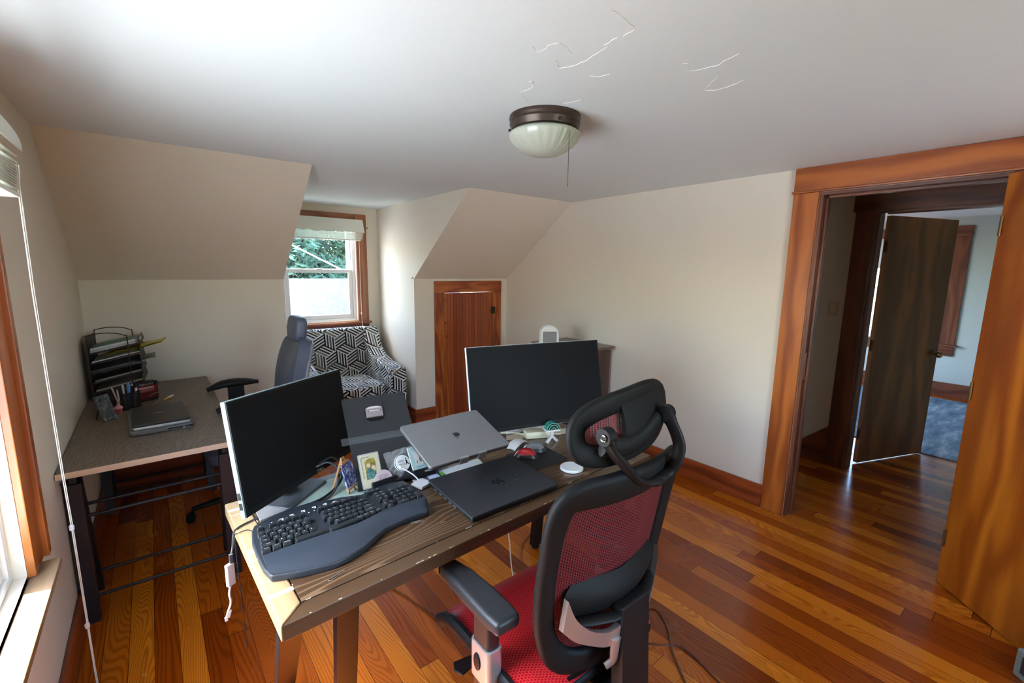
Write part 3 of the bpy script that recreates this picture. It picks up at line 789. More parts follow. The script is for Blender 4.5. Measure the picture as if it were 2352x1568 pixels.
# frame loop: outline of the backrest
half = [(.0, 1.056), (.11, 1.056), (.185, 1.050), (.222, 1.022), (.233, .96), (.235, .86), (.231, .76), (.220, .67), (.198, .595), (.158, .540), (.09, .515), (0, .508)]
loop = [(CB + x, z) for x, z in half] + [(CB - x, z) for x, z in half[-2:0:-1]]
inn = .058
def backpt(x, z, off=0): return Vector((x, ybk(z) + cup(x) + off, z))
L3 = spline([backpt(x, z) for x, z in loop], 5, True)
cz = .77
mb = MB()
n = len(L3); rings = []
for i, p in enumerate(L3):
    d = (L3[(i + 1) % n] - L3[i - 1]).normalized(); nb = Vector((0, 1, .17)).normalized(); w = d.cross(nb).normalized()
    wide = .030 + .012 * max(0, (p.z - .9) / .15) + .014 * max(0, (.62 - p.z) / .14)
    ring = []
    for k in range(12):
        a = 2 * PI * k / 12; ca, sa = math.cos(a), math.sin(a)
        ring.append(mb.bm.verts.new(p + w * (abs(ca) ** .7 * math.copysign(1, ca)) * wide + nb * (abs(sa) ** .7 * math.copysign(1, sa)) * .017))
    rings.append(ring)
for i in range(n):
    a, b = rings[i], rings[(i + 1) % n]
    for k in range(12): mb.bm.faces.new((a[k], a[(k + 1) % 12], b[(k + 1) % 12], b[k]))
mb._done(); obj('back_frame', mb, BLACKS, rc, world=True, smooth=60)
REDM = mesh_fabric('red_back_mesh', 1, 1, srgb(108, 32, 40), srgb(50, 3, 8), .80, gap=(.45, .35))
def half_w(z):
    for (xa, za), (xb, zb) in zip(half, half[1:]):
        if zb <= z <= za: return xa + (xb - xa) * ((za - z) / (za - zb) if za != zb else 0)
    return .1
def backsurf(u, v):
    z = .518 + (1.052 - .518) * v; hw = max(.05, half_w(z) - .004); x = CB + (2 * u - 1) * hw
    return backpt(x, z, .004)
mb = MB(); mb.surf(backsurf, 20, 24, 0, (66, 62)); obj('back_mesh', mb, REDM, rc, world=True, smooth=80, recalc=False)
# lumbar pad
mb = MB(); mb.surf(lambda u, v: (CB + (2 * u - 1) * .19 * (1 - .25 * abs(2 * v - 1) ** 3), .618 + .030 * (2 * u - 1) ** 2 - .022 * math.cos((2 * u - 1) * 1.4) * math.sin(v * PI), .668 + .112 * v + .012 * (2 * u - 1) ** 2), 20, 10, .028)
obj('lumbar_pad', mb, BLACKS, rc, world=True, smooth=60)
mb = MB(); mb.tube([(CB + x, .585 + .05 * (x / .16) ** 2, .672 + .012 * abs(x) / .16) for x in (-.16, -.12, -.06, 0, .06, .12, .16)], .018, 10, flat=(1.0, .55), up=(0, 0, 1)); obj('lumbar_bracket', mb, BLACK, rc, world=True)
# spine
mb = MB(); mb.prism([(-.058, 0), (.066, 0), (.058, .05), (-.05, .05)], 0, .36, .010, M=Matrix.Translation((CB + .012, .548, .345)) @ rot('X', -.06)); obj('spine', mb, BLACK, rc, world=True)
mb = MB(); mb.bar((CB, .60, .39), (CB, .85, .385), .10, .05, bev=.012); obj('recline_arm', mb, BLACK, rc, world=True)
# silver wings
SIL = plain('satin_aluminium', (.50, .44, .42), .32, metal=.75)
for sx in (-1, 1):
    mb = MB()
    up_ = [Vector((CB + sx * .045, .572, .656)), Vector((CB + sx * .085, .580, .650)), Vector((CB + sx * .13, .598, .664)), Vector((CB + sx * .170, .615, .705)), Vector((CB + sx * .192, .626, .762))]
    lo_ = [Vector((CB + sx * .045, .578, .600)), Vector((CB + sx * .085, .586, .602)), Vector((CB + sx * .13, .604, .618)), Vector((CB + sx * .170, .620, .640)), Vector((CB + sx * .200, .634, .672))]
    U, Lo = spline(up_, 5), spline(lo_, 5)
    m_ = len(U)
    fv = [mb.bm.verts.new(p) for p in U] + [mb.bm.verts.new(p) for p in Lo] + [mb.bm.verts.new(p + Vector((0, .016, 0))) for p in U] + [mb.bm.verts.new(p + Vector((0, .016, 0))) for p in Lo]
    for i in range(m_ - 1):
        mb.bm.faces.new((fv[i], fv[i + 1], fv[m_ + i + 1], fv[m_ + i])); mb.bm.faces.new((fv[2 * m_ + i], fv[3 * m_ + i], fv[3 * m_ + i + 1], fv[2 * m_ + i + 1]))
        mb.bm.faces.new((fv[i], fv[2 * m_ + i], fv[2 * m_ + i + 1], fv[i + 1])); mb.bm.faces.new((fv[m_ + i], fv[m_ + i + 1], fv[3 * m_ + i + 1], fv[3 * m_ + i]))
    for i in (0, m_ - 1): mb.bm.faces.new((fv[i], fv[m_ + i], fv[3 * m_ + i], fv[2 * m_ + i]))
    mb._done()
    mb.tube(spline([(CB + sx * .056, .578, .622), (CB + sx * .057, .580, .585), (CB + sx * .056, .584, .550), (CB + sx * .078, .592, .536)], 6), [.018 - .006 * i / 18 for i in range(19)], 10, flat=(1, .6), up=(0, 1, 0))
    obj('wing_bracket', mb, SIL, rc, world=True)
# headrest
hy = lambda x: .612 + .42 * (x - CB) ** 2 * 2.6
HC = 1.196
def hpt(x, z, off=0): return Vector((x, hy(x) + (z - HC) * .16 + off, z + .10 * (x - CB)))
hl = []
for k in range(28):
    a = 2 * PI * k / 28; ca, sa = math.cos(a), math.sin(a)
    hl.append(hpt(CB - .004 + .168 * math.copysign(abs(ca) ** .72, ca), HC + .064 * math.copysign(abs(sa) ** .72, sa)))
mb = MB(); n = len(hl); rings = []
for i, p in enumerate(hl):
    d = (hl[(i + 1) % n] - hl[i - 1]).normalized(); nb = Vector((0, 1, .0)); w = d.cross(nb).normalized(); nb = w.cross(d)
    ring = []
    for k in range(12):
        a = 2 * PI * k / 12; ca, sa = math.cos(a), math.sin(a)
        ring.append(mb.bm.verts.new(p + w * (abs(ca) ** .7 * math.copysign(1, ca)) * .029 + nb * (abs(sa) ** .7 * math.copysign(1, sa)) * .013))
    rings.append(ring)
for i in range(n):
    a, b = rings[i], rings[(i + 1) % n]
    for k in range(12): mb.bm.faces.new((a[k], a[(k + 1) % 12], b[(k + 1) % 12], b[k]))
mb._done(); hr = obj('headrest_frame', mb, BLACKS, rc, world=True, smooth=60)
def hsurf(u, v):
    a = 2 * u - 1; z = (2 * v - 1)
    lim = (1 - min(1, abs(z)) ** 3.2) ** (1 / 3.2) if abs(z) < 1 else 0
    return hpt(CB - .012 + .164 * a * max(lim, .25), HC + .064 * z, .004)
mb = MB(); mb.surf(hsurf, 18, 10, 0, (40, 26)); obj('headrest_mesh', mb, mesh_fabric('red_headrest_mesh', 1, 1, srgb(150, 60, 62), srgb(70, 0, 8), .75, gap=(.35, .25)), hr, world=True, smooth=80, recalc=False)
# solid centre panel behind the mesh and the yoke
mb = MB(); mb.surf(lambda u, v: hpt(CB + .055 + .098 * (2 * u - 1) * 1.0, HC + .060 * (2 * v - 1), -.010 - .012 * math.sin(v * PI)), 12, 8, .012); obj('centre_panel', mb, BLACKS, hr, world=True, smooth=60)
mb = MB(); mb.tube([(CB - .016 + x, .590 + .3 * x * x, 1.178 - .030 * math.cos(x / .11 * PI / 2) + .10 * x) for x in (-.112, -.08, -.04, 0, .04, .08, .112)], .026, 12, flat=(.5, 1.0), up=(0, 0, 1)); obj('pivot_bar', mb, BLACK, rc, world=True)
for sx in (-1, 1):
    px_, pz_ = CB + (-.136 if sx < 0 else .104), 1.204 + .006 * sx
    mb = MB()
    pts = spline([(px_, .578, pz_), (px_ + .014, .572, pz_ - .035), (px_ + .052, .562, 1.118), (CB - .040, .556, 1.072), (CB + .010, .553, 1.050), (CB + .06, .556, 1.046)] if sx < 0 else [(px_, .578, pz_), (px_ + sx * .004, .558, pz_ - .03), (px_ + sx * .012, .540, pz_ - .08), (px_ + sx * .002, .540, 1.085), (CB + sx * .085, .552, 1.056), (CB + sx * .02, .562, 1.048)], 7)
    mb.tube(pts, [.020] * 6 + [.018] * (len(pts) - 12) + [.021] * 6, 12, flat=(.62, 1.0), up=(0, 1, 0)); yk = obj('yoke_arm', mb, BLACK, rc, world=True, smooth=60)
    mb = MB(); mb.tube([(px_ - sx * .012, .578, pz_), (px_ + sx * .014, .578, pz_)], .0215, 18); mb.tube([(px_ + sx * .012, .574, pz_), (px_ + sx * .017, .574, pz_)], .010, 14)
    obj('pivot_cap', mb, BLACK, yk, world=True)
    mb = MB()
    ringp = [(px_ + sx * .0172, .574 + .007 * math.cos(a), pz_ + .007 * math.sin(a)) for a in [2 * PI * k / 16 for k in range(16)]]
    mb.tube(ringp, .0016, 6, closed=True); obj('pivot_screw', mb, CHROME, yk, world=True)
# seat
SEATM = mesh_fabric('red_seat_mesh', 1, 1, srgb(205, 52, 60), srgb(168, 2, 12), 1.0, rough=.45, gap=(.22, .30))
def seatpt(u, v):
    x = CX + (2 * u - 1) * (.245 - .02 * max(0, v - .8)); y = .655 + .505 * v
    z = .468 - .022 * math.sin(v * PI * .9) + .02 * (2 * u - 1) ** 2 * (1 - v) - .055 * max(0, (v - .78) / .22) ** 2 - .012 * max(0, abs(2 * u - 1) - .8) / .2
    return (x, y, z)
mb = MB(); mb.surf(seatpt, 24, 28, .012, (62, 44)); obj('seat', mb, SEATM, rc, world=True, smooth=70)
mb = MB()
for sx in (-1, 1):
    pts = [(CX + sx * .242, .66 + .49 * t, .440 - .05 * max(0, (t - .78) / .22) ** 2 + .008 * (1 - t)) for t in [k / 12 for k in range(13)]]
    mb.tube(pts, .024, 10, flat=(.7, 1.0), up=(0, 0, 1))
mb.tube([(CX - .235 + .47 * k / 10, 1.148, .392) for k in range(11)], .018, 10); mb.tube([(CX - .235 + .47 * k / 10, .665, .452) for k in range(11)], .02, 10)
obj('seat_frame', mb, BLACK, rc, world=True)
mb = MB(); mb.box((CX - .14, .72, .335), (CX + .14, 1.06, .42), .02, 3); obj('seat_mechanism', mb, BLACK, rc, world=True)
mb = MB(); mb.tube([(CX - .10, .95, .375), (CX - .22, .965, .372)], .007, 8); mb.prism([(0, -.012), (-.085, -.028), (-.098, 0), (-.085, .028), (0, .012)], 0, .008, .003, M=Matrix.Translation((CX - .20, .965, .368))); obj('height_lever', mb, BLACK, rc, world=True)
# arms
for sx in (-1, 1):
    ax = CX + sx * .264
    arm_o = thing('x', '', '', (ax, .86, 0)); arm_o.name = 'armrest'
    for k in ('label', 'category'): del arm_o[k]
    arm_o.parent = rc; arm_o.matrix_basis = basis(rc).inverted() @ Matrix.Translation((ax, .86, 0))
    prof = [(-.038, -.150), (.040, -.150), (.045, -.10), (.045, -.02), (.038, .08), (.024, .150), (.010, .166), (-.026, .168), (-.036, .158), (-.040, .08), (-.042, -.10)]
    if sx > 0: prof = [(-a, b) for a, b in prof][::-1]
    mb = MB(); mb.prism(prof, .642, .684, .014, M=Matrix.Translation((ax, .892, 0)), seg=4); obj('arm_pad', mb, plain('arm_pad_rubber', (.020, .022, .026), .45), arm_o, world=True)
    mb = MB(); mb.prism(rrect(.044, .075, .012), .50, .641, 0, M=Matrix.Translation((ax, .845, 0))); mb.prism(rrect(.050, .16, .012), .622, .6415, .004, M=Matrix.Translation((ax, .87, 0)))
    mb.prism(rrect(.046, .078, .012), .37, .43, 0, M=Matrix.Translation((ax, .845, 0))); mb.bar((ax, .845, .385), (CX + sx * .10, .87, .375), .06, .025, bev=.006); obj('arm_post', mb, plain('arm_post_black', (.022, .018, .018), .38), arm_o, world=True)
    mb = MB(); mb.prism(rrect(.054, .088, .014), .43, .545, .003, M=Matrix.Translation((ax, .845, 0))); obj('height_sleeve', mb, SILVER, arm_o, world=True)
    mb = MB(); mb.lathe([(.016, 0), (.015, .004), (.010, .006), (.001, .0065)], 18, Matrix.Translation((ax + sx * .0268, .85, .492)) @ rot('Y', sx * PI / 2) @ Matrix.Diagonal((1.7, 1, 1, 1))); obj('height_button', mb, BLACK, arm_o, world=True)
# gas lift, star base, casters
def star_base(root, c, r, z0, m, a0, names=('gas_lift', 'base_leg', 'caster')):
    mb = MB(); mb.lathe([(.034, .05), (.036, .12), (.028, .13), (.028, .24), (.020, .245), (.020, z0)], 20, Matrix.Translation((*c, 0))); obj(names[0], mb, BLACK, root, world=True)
    for k in range(5):
        a = a0 + 2 * PI * k / 5; d = Vector((math.cos(a), math.sin(a), 0)); C3 = Vector((*c, 0))
        mb = MB(); pts = [C3 + d * t * r + Vector((0, 0, .115 - .035 * t * t)) for t in (.05, .3, .6, .85, 1)]
        mb.tube(pts, [.034, .030, .025, .021, .018], 10, flat=(1, .7), up=(0, 0, 1)); lg = obj(names[1], mb, m, root, world=True)
        e = C3 + d * r; s = d.cross(Vector((0, 0, 1)))
        mb = MB(); mb.tube([e + Vector((0, 0, .072)), e + Vector((0, 0, .045))], .008, 8)
        for q in (-.014, .014): mb.tube([e + s * (q - .009) + d * .012 + Vector((0, 0, .026)), e + s * (q + .009) + d * .012 + Vector((0, 0, .026))], .026, 16)
        mb.tube([e + s * t * .02 + d * .008 + Vector((0, 0, .045)) for t in (-1, 0, 1)], .014, 10)
        obj(names[2], mb, BLACK, lg, world=True)
star_base(rc, (CX, CY), .30, .36, BLACK, .45)

# ------------------------------------------------------------------ grey office chair at the far desk (faces the desk, towards -x)
gc = thing('office_chair', 'blue-grey leather office chair with a round headrest, tucked under the far desk', 'office chair', (.78, 3.15, 0), PI / 2)
GL = plain('blue_grey_leather', (.085, .098, .14), .42, spec=.5, grain=.0006, gscale=260, gstr=.25)
def pad(fn, nu, nv, t0, name, parent, m, **k):
    mb = MB(); mb.surf(fn, nu, nv, t0); return obj(name, mb, m, parent, smooth=60, **k)
def cushion(w, h, d, r, M, puff=.35, n=10):
    """rounded padded block centred on the origin: w along x, h along y, d along z"""
    mb = MB()
    t = bmesh.new(); bmesh.ops.create_cube(t, size=2); bmesh.ops.subdivide_edges(t, edges=t.edges[:], cuts=n, use_grid_fill=True)
    for v in t.verts:
        x, y, z = v.co; e = r
        def f(q): return math.copysign(abs(q), q)
        # superellipsoid-like rounding
        L = (abs(x) ** e + abs(y) ** e + abs(z) ** e) ** (1 / e)
        s_ = 1 / L if L > 0 else 1
        mx = max(abs(x), abs(y), abs(z))
        p = Vector((x, y, z)) * (s_ * mx)
        v.co = Vector((p.x * w / 2, p.y * h / 2, p.z * d / 2))
    mb._merge(t, M); return mb
def backm(u, v):
    x = (2 * u - 1); z = .50 + .60 * v
    hw = .235 * (1 - .10 * (1 - v)) * (1 - .25 * max(0, (v - .75) / .25) ** 2)
    return (x * hw, -.315 - .085 * v - .04 * math.sin(v * PI) * -1 + .03 * x * x, z)
mb = MB(); mb.surf(lambda u, v: Vector(backm(u, v)) + Vector((0, .030 * (1 - (2 * u - 1) ** 4) * math.sin(min(1, v * 1.02) * PI) ** .4, 0)), 18, 18, .075); obj('backrest', mb, GL, gc, smooth=60)
mb = MB(); mb.bm.free(); GST = plain('grey_side_trim', (.16, .155, .17), .5)
for e_ in (0, 1):
    mb = MB(); mb.tube([Vector(backm(u, v)) + Vector((0, -.005, 0)) for u, v in [(e_, .0), (e_, .25), (e_, .5), (e_, .75), (e_, .98)]], .012, 8); obj('side_piping', mb, GST, gc)
mb = cushion(.255, .085, .165, 4.0, Matrix.Translation((0, -.325, 1.172)) @ rot('X', .10)); obj('headrest', mb, GL, gc, smooth=80)
for sx in (-1, 1):
    mb = MB(); mb.tube([(sx * .05, -.375, 1.02), (sx * .05, -.355, 1.15)], .007, 8); obj('headrest_rod', mb, CHROME, gc)
mb = cushion(.50, .50, .10, 5.0, Matrix.Translation((0, .0, .455))); obj('seat', mb, GL, gc, smooth=80)
mb = MB(); mb.box((-.12, -.16, .34), (.12, .12, .41), .015); mb.bar((0, -.12, .37), (0, -.40, .42), .09, .03, bev=.006); mb.bar((0, -.40, .40), (0, -.43, .72), .09, .03, up=(0, 1, 0), bev=.006); obj('seat_mechanism', mb, BLACK, gc)
for sx in (-1, 1):
    ao = thing('x', '', '', (0, 0, 0)); ao.name = 'armrest'
    for k in ('label', 'category'): del ao[k]
    ao.parent = gc
    mb = MB(); pts = [(sx * .275, -.115 + .30 * t, .784 + .012 * math.sin(t * PI) - .028 * (1 - t) ** 3 * 0 - .02 * max(0, t - .7) * 3) for t in [k / 14 for k in range(15)]]
    rs = [.049 * max(.18, math.sin(max(.02, min(.98, t)) * PI)) ** .4 for t in [k / 14 for k in range(15)]]
    mb.tube(pts, rs, 14, flat=(1.0, .56), up=(0, 0, 1)); obj('arm_pad', mb, BLACK, ao, smooth=70)
    mb = MB(); mb.prism([(-.048, 0), (.048, 0), (.048, .02), (-.048, .02)], 0, .235, .004, M=Matrix.Translation((sx * .275, .02, .545)) @ rot('Z', PI / 2) @ Matrix.Translation((0, -.01, 0))); mb.bar((sx * .275, .02, .57), (sx * .275, .02, .40), .045, .03, up=(0, 1, 0), bev=.004); mb.bar((sx * .275, .02, .405), (sx * .12, 0, .40), .05, .02, bev=.004); obj('arm_post', mb, BLACK, ao)
star_base(gc, (.78, 3.15), .335, .36, BLACK, PI - .12)

# ------------------------------------------------------------------ patterned armchair in the dormer
def geo_fabric():
    m, nt, b = new_mat('geometric_fabric'); t = nt.nodes.new('ShaderNodeUVMap'); s = nt.nodes.new('ShaderNodeSeparateXYZ'); nt.links.new(t.outputs[0], s.inputs[0])
    sc = 4.7; x = V(nt, s.outputs[0]) * sc; y = V(nt, s.outputs[1]) * sc + 50.0; x = x + 50.0
    ry = 1.7320508
    ax, ay = x.mod(1.0) - .5, y.mod(ry) - ry / 2
    bx, by = (x - .5).mod(1.0) - .5, (y - ry / 2).mod(ry) - ry / 2
    near = (ax * ax + ay * ay).lt(bx * bx + by * by)
    gx = ax * near + bx * (1 - near); gy = ay * near + by * (1 - near)
    ang = gy.atan2(gx)
    k = ((ang - PI / 2) / (2 * PI / 3)).floor().mod(3.0)
    R = 1 / math.sqrt(3)
    th = k * (2 * PI / 3) + PI / 2
    cs = (th + PI / 2).sin(); sn = th.sin()
    qx = gx * cs + gy * sn; qy = gy * cs - gx * sn
    bb = qy / (.8660254 * R); aa = qx / R + bb * .5
    n = 4.0
    st = aa * n; idx = st.floor(); fr = st.fract()
    cx_ = (x - gx); cy_ = (y - gy)
    rnd = wnoise(nt, (cx_ * 2.0 + .25).floor(), (cy_ * 1.1547 + .25).floor(), idx + k * 7.0)
    dark = fr.lt(rnd * .30 + .42)
    darkc = ramp(nt, rnd, [(0, (.012, .012, .014)), (.55, (.02, .02, .022)), (.6, (.05, .035, .03)), (.78, (.10, .12, .12)), (.9, (.22, .20, .15))], 'CONSTANT')
    c = mixc(nt, dark, (.66, .67, .66), darkc)
    nt.links.new(c, b.inputs['Base Color']); setp(b, rough=.85, spec=.15); return m
GEO = geo_fabric()
ac = thing('armchair', 'upholstered armchair in a black and white geometric pattern under the dormer window', 'armchair', (1.81, 4.35, 0))
def up(mb, name, smooth=60):
    bmesh.ops.recalc_face_normals(mb.bm, faces=mb.bm.faces[:]); mb.boxuv(); return obj(name, mb, GEO, ac, world=True, smooth=smooth)
mb = MB(); mb.prism([(4.50, .20), (4.615, .46), (4.695, .915), (4.71, .94), (4.775, .945), (4.80, .925), (4.785, .20)], 1.475, 2.165, .018, M=Matrix(((0, 0, 1, 0), (1, 0, 0, 0), (0, 1, 0, 0), (0, 0, 0, 1))), seg=3); up(mb, 'backrest')
mb = cushion(.555, .60, .155, 7.0, Matrix.Translation((1.81, 4.29, .392))); up(mb, 'seat_cushion', 80)
for sx in (-1, 1):
    xa = 1.81 + sx * .385
    mb = MB(); mb.prism([(3.985, .11), (3.985, .575), (4.01, .603), (4.06, .612), (4.25, .628), (4.45, .665), (4.58, .74), (4.67, .88), (4.715, .935), (4.79, .938), (4.795, .11)], xa - .085, xa + .085, .022, M=Matrix(((0, 0, 1, 0), (1, 0, 0, 0), (0, 1, 0, 0), (0, 0, 0, 1))), seg=3); up(mb, 'arm')
mb = MB(); mb.box((1.51, 4.02, .11), (2.11, 4.75, .312), .012); up(mb, 'seat_base')
for lx, ly in ((1.46, 4.04), (2.16, 4.04), (1.46, 4.74), (2.16, 4.74)):
    mb = MB(); mb.tube([(lx, ly, .112), (lx, ly, 0)], [.026, .016], 12); obj('leg', mb, plain('dark_foot', (.03, .018, .012), .4) if lx == 1.46 and ly == 4.04 else bpy.data.materials['dark_foot'], ac, world=True)

# ------------------------------------------------------------------ dresser with a tower heater in front of the right wall
dr = thing('dresser', 'dark reddish-brown dresser against the right wall, mostly behind the monitor', 'dresser', (3.27, 2.68, 0))
DRW = wood('dresser_wood', 'z', (.050, .020, .014), (.105, .042, .028), ring=20, rough=.4, cath=.4); DRT = wood('dresser_top', 'y', (.10, .055, .038), (.17, .10, .07), ring=16, rough=.35, cath=.4)
mb = MB(); mb.box((3.06, 2.43, .06), (3.465, 2.965, .905), .003); obj('carcass', mb, DRW, dr, world=True)
mb = MB(); mb.box((3.035, 2.395, .9055), (3.488, 2.995, .932), .008, 3); obj('top_board', mb, DRT, dr, world=True)
mb = MB(); mb.box((3.055, 2.425, 0), (3.468, 2.97, .0595), .004); obj('plinth', mb, DRW, dr, world=True)
for k in range(4):
    mb = MB(); mb.box((3.045, 2.45, .08 + .205 * k), (3.0598, 2.945, .275 + .205 * k), .004); dw = obj('drawer', mb, DRW, dr, world=True)
    for yy in (2.58, 2.82):
        mb = MB(); mb.lathe([(.006, 0), (.006, .012), (.014, .018), (.012, .026), (.001, .028)], 14, Matrix.Translation((3.0445, yy, .178 + .205 * k)) @ rot('Y', -PI / 2)); obj('knob', mb, BRASS, dw, world=True)
ht = thing('tower_heater', 'white upright rounded appliance with a grey grille standing behind the dark monitor', 'heater', (3.0, 2.79, 0), .55)
# rounded-top body standing on the floor beside the dresser
o2 = [(-.078, 0), (.078, 0), (.078, 1.06)] + arc((0, 1.06), .078, .25, PI - .25, 10) + [(-.078, 1.06)]
MX = Matrix(((1, 0, 0, 0), (0, 0, -1, 0), (0, 1, 0, 0), (0, 0, 0, 1)))
ht.matrix_basis = Matrix.Translation((2.885, 2.60, 0)) @ rot('Z', -.62); ht.location = (2.885, 2.60, 0); ht.rotation_euler = (0, 0, -.62)
mb = MB(); mb.prism(o2, -.05, .05, .012, M=MX, seg=3); obj('body', mb, plain('heater_white', (.66, .66, .62), .4), ht)
mb = MB(); mb.box((-.055, -.0535, .12), (.055, -.0495, 1.085), .001); obj('grille', mb, plain('heater_grille', (.20, .195, .20), .6), ht)
mb = MB(); mb.prism(rrect(.2, .16, .06), 0, .02, .004); obj('foot', mb, WHITE, ht)

# ------------------------------------------------------------------ things on the near desk
Z0 = DZ + .0005
SCREEN = plain('screen_glass', (.009, .009, .010), .45, spec=.08)
def monitor(name, label, w, h, pos, yaw, tilt, roll, thick, bez, chin, body, frontm, logo, basefn):
    M = plane_frame(pos, yaw, tilt, roll)
    base_xy = M @ Vector((w * .43, 0, -.045))
    t = thing('computer_monitor', label, 'monitor', (base_xy.x, base_xy.y, Z0), yaw)
    mb = MB(); mb.box((0, 0, -thick), (w, h, -.004), .003, M=M); obj('housing', mb, body, t, world=True)
    mb = MB(); mb.box((.002, .002, -.0038), (w - .002, h - .002, 0), .0015, M=M); obj('bezel', mb, frontm, t, world=True)
    mb = MB(); mb.box((bez, chin, .0001), (w - bez, h - bez, .0007), M=M); obj('screen', mb, SCREEN, t, world=True)
    mb = MB(); logo(mb, M); obj('logo', mb, plain('logo_grey', (.45, .45, .46), .5), t, world=True, smooth=0)
    basefn(t, M, w, h); return t
def dell_base(t, M, w, h):
    mb = MB(); mb.box((w / 2 - .10, .06, -.060), (w / 2 + .10, .26, -.0215), .012, M=M); obj('rear_housing', mb, BLACK, t, world=True)
    top = M @ Vector((w / 2, .16, -.085)); top.z = 1.06
    mb = MB(); c = t.location; e = Vector((math.cos(.712), math.sin(.712), 0)); nrm = Vector((-e.y, e.x, 0))
    cc = Vector((c.x, c.y, 0))
    mb.bar(cc + Vector((0, 0, Z0 + .018)), Vector((cc.x - .035, cc.y + .04, 1.02)), .095, .035, up=nrm, bev=.004); obj('stand_column', mb, BLACK, t, world=True)
    mb = MB(); Mb = frame(cc + Vector((0, 0, Z0)), e, nrm)
    mb.prism(rrect(.215, .150, .012), 0, .010, .003, M=Mb @ Matrix.Translation((0, .0, 0))); obj('stand_base', mb, plain('stand_dark_grey', (.05, .055, .06), .35), t, world=True)
    mb = MB(); mb.prism([(-.190, -.028), (-.1085, -.070), (-.1085, .070), (-.125, .05)], 0, .008, .002, M=Mb @ Matrix.Translation((0, -.0, 0))); obj('base_trim', mb, SILVER, t, world=True)
def dell_logo(mb, M): mb.text('DELL', M @ Matrix.Translation((.377, .0095, .0003)), .0105, .042)
dell = monitor('dell', 'dark computer monitor angled on the left half of the near desk', .606, .366, (.5378, 1.4253, .8149), .7154, .1556, -.0496, .021, .010, .022, plain('monitor_silver_side', (.20, .25, .26), .45), BLACKS, dell_logo, dell_base)
mb = MB(); Md = plane_frame((.5378, 1.4253, .8149), .7154, .1556, -.0496)
mb.box((-.0008, .028, -.018), (.0012, .050, -.007), M=Md); mb.box((-.0008, .060, -.018), (.0012, .082, -.007), M=Md); obj('usb_port', mb, BLACK, dell, world=True)
def lg_base(t, M, w, h):
    top = M @ Vector((w / 2, .10, -.03)); mb = MB()
    mb.bar((top.x, top.y + .13, Z0 + .012), top, .07, .03, up=(0, 1, 0), bev=.004); obj('stand_column', mb, WHITE, t, world=True)
    mb = MB(); mb.prism([(-.13, -.02), (.13, -.02), (.10, .10), (-.10, .10)], 0, .012, .003, M=frame((top.x + .02, top.y + .10, Z0), (math.cos(-.236), math.sin(-.236), 0), (-math.sin(-.236), math.cos(-.236), 0))); obj('stand_base', mb, WHITE, t, world=True)
def lg_logo(mb, M):
    mb.text('LG', M @ Matrix.Translation((.405, .0115, .0003)), .008); mb.prism(arc((.392, .0115), .0052, 0, 2 * PI, 20)[:-1], .0001, .0004, M=M)
lgm = monitor('lg', 'larger dark monitor with a thin white edge on the right of the near desk', .724, .403, (1.447, 1.557, .832), -.2362, .2191, 0, .022, .008, .019, plain('monitor_white_edge', (.72, .72, .70), .35), BLACKS, lg_logo, lg_base)

# mint folder under the monitor stand
mb = MB(); mb.prism([(.640, 1.475), (.93, 1.462), (1.02, 1.50), (1.03, 1.672), (.70, 1.655), (.632, 1.60)], Z0, Z0 + .0008, 0)
mesh_thing('folder', mb, plain('mint_card', (.42, .55, .47), .25, coat=.3), 'pale mint plastic folder lying under the left monitor stand', 'folder', origin=(.85, 1.57, Z0), smooth=0)
dell.location.z += .001
for c_ in [dell]: c_.matrix_basis = Matrix.Translation(c_.location) @ rot('Z', .712)

# monitor cables
mb = MB(); a_ = dell.location
mb.tube(spline([(.80, 1.60, .86), (.845, 1.598, .875), (.875, 1.575, .84), (.855, 1.545, .795), (.79, 1.52, Z0 + .006), (.72, 1.50, Z0 + .006), (.66, 1.50, Z0 + .006)], 8), .0042, 8)
mesh_thing('monitor_cable', mb, BLACK, 'black cable looping out below the left monitor', 'cable', origin=(.80, 1.55, Z0))
mb = MB(); mb.tube(spline([(.79, 1.605, .85), (.83, 1.59, .862), (.858, 1.565, .83), (.84, 1.535, .79), (.80, 1.508, Z0 + .0055), (.74, 1.490, Z0 + .0055)], 8), .0042, 8)
mesh_thing('monitor_cable', mb, CHARCOAL, 'grey second cable looping beside the black one below the left monitor', 'cable', origin=(.80, 1.54, Z0))

# keyboard -----------------------------------------------------------
OUT = [(.556, 1.440), (.61, 1.470), (.664, 1.486), (.74, 1.488), (.792, 1.466), (.832, 1.460), (.893, 1.436), (.942, 1.460), (1.015, 1.460), (1.059, 1.448), (1.073, 1.367), (1.068, 1.297), (1.040, 1.206), (1.030, 1.193), (.951, 1.195), (.876, 1.182), (.834, 1.157), (.79, 1.128), (.741, 1.112), (.70, 1.106), (.655, 1.113), (.60, 1.130), (.550, 1.152), (.540, 1.20), (.537, 1.259), (.536, 1.343), (.545, 1.410)]
KB = (.80, 1.30, Z0)
kb = thing('keyboard', 'black split ergonomic keyboard with a wide palm rest at the desk edge', 'keyboard', KB)
ol = [(x - KB[0], y - KB[1]) for x, y in OUT]
KBM = plain('keyboard_shell', (.022, .027, .036), .38, spec=.5)
KEYM = plain('key_black', (.016, .018, .021), .40)
mb = MB(); mb.prism(ol, .0, .020, .005, seg=3); obj('shell', mb, KBM, kb, smooth=50)
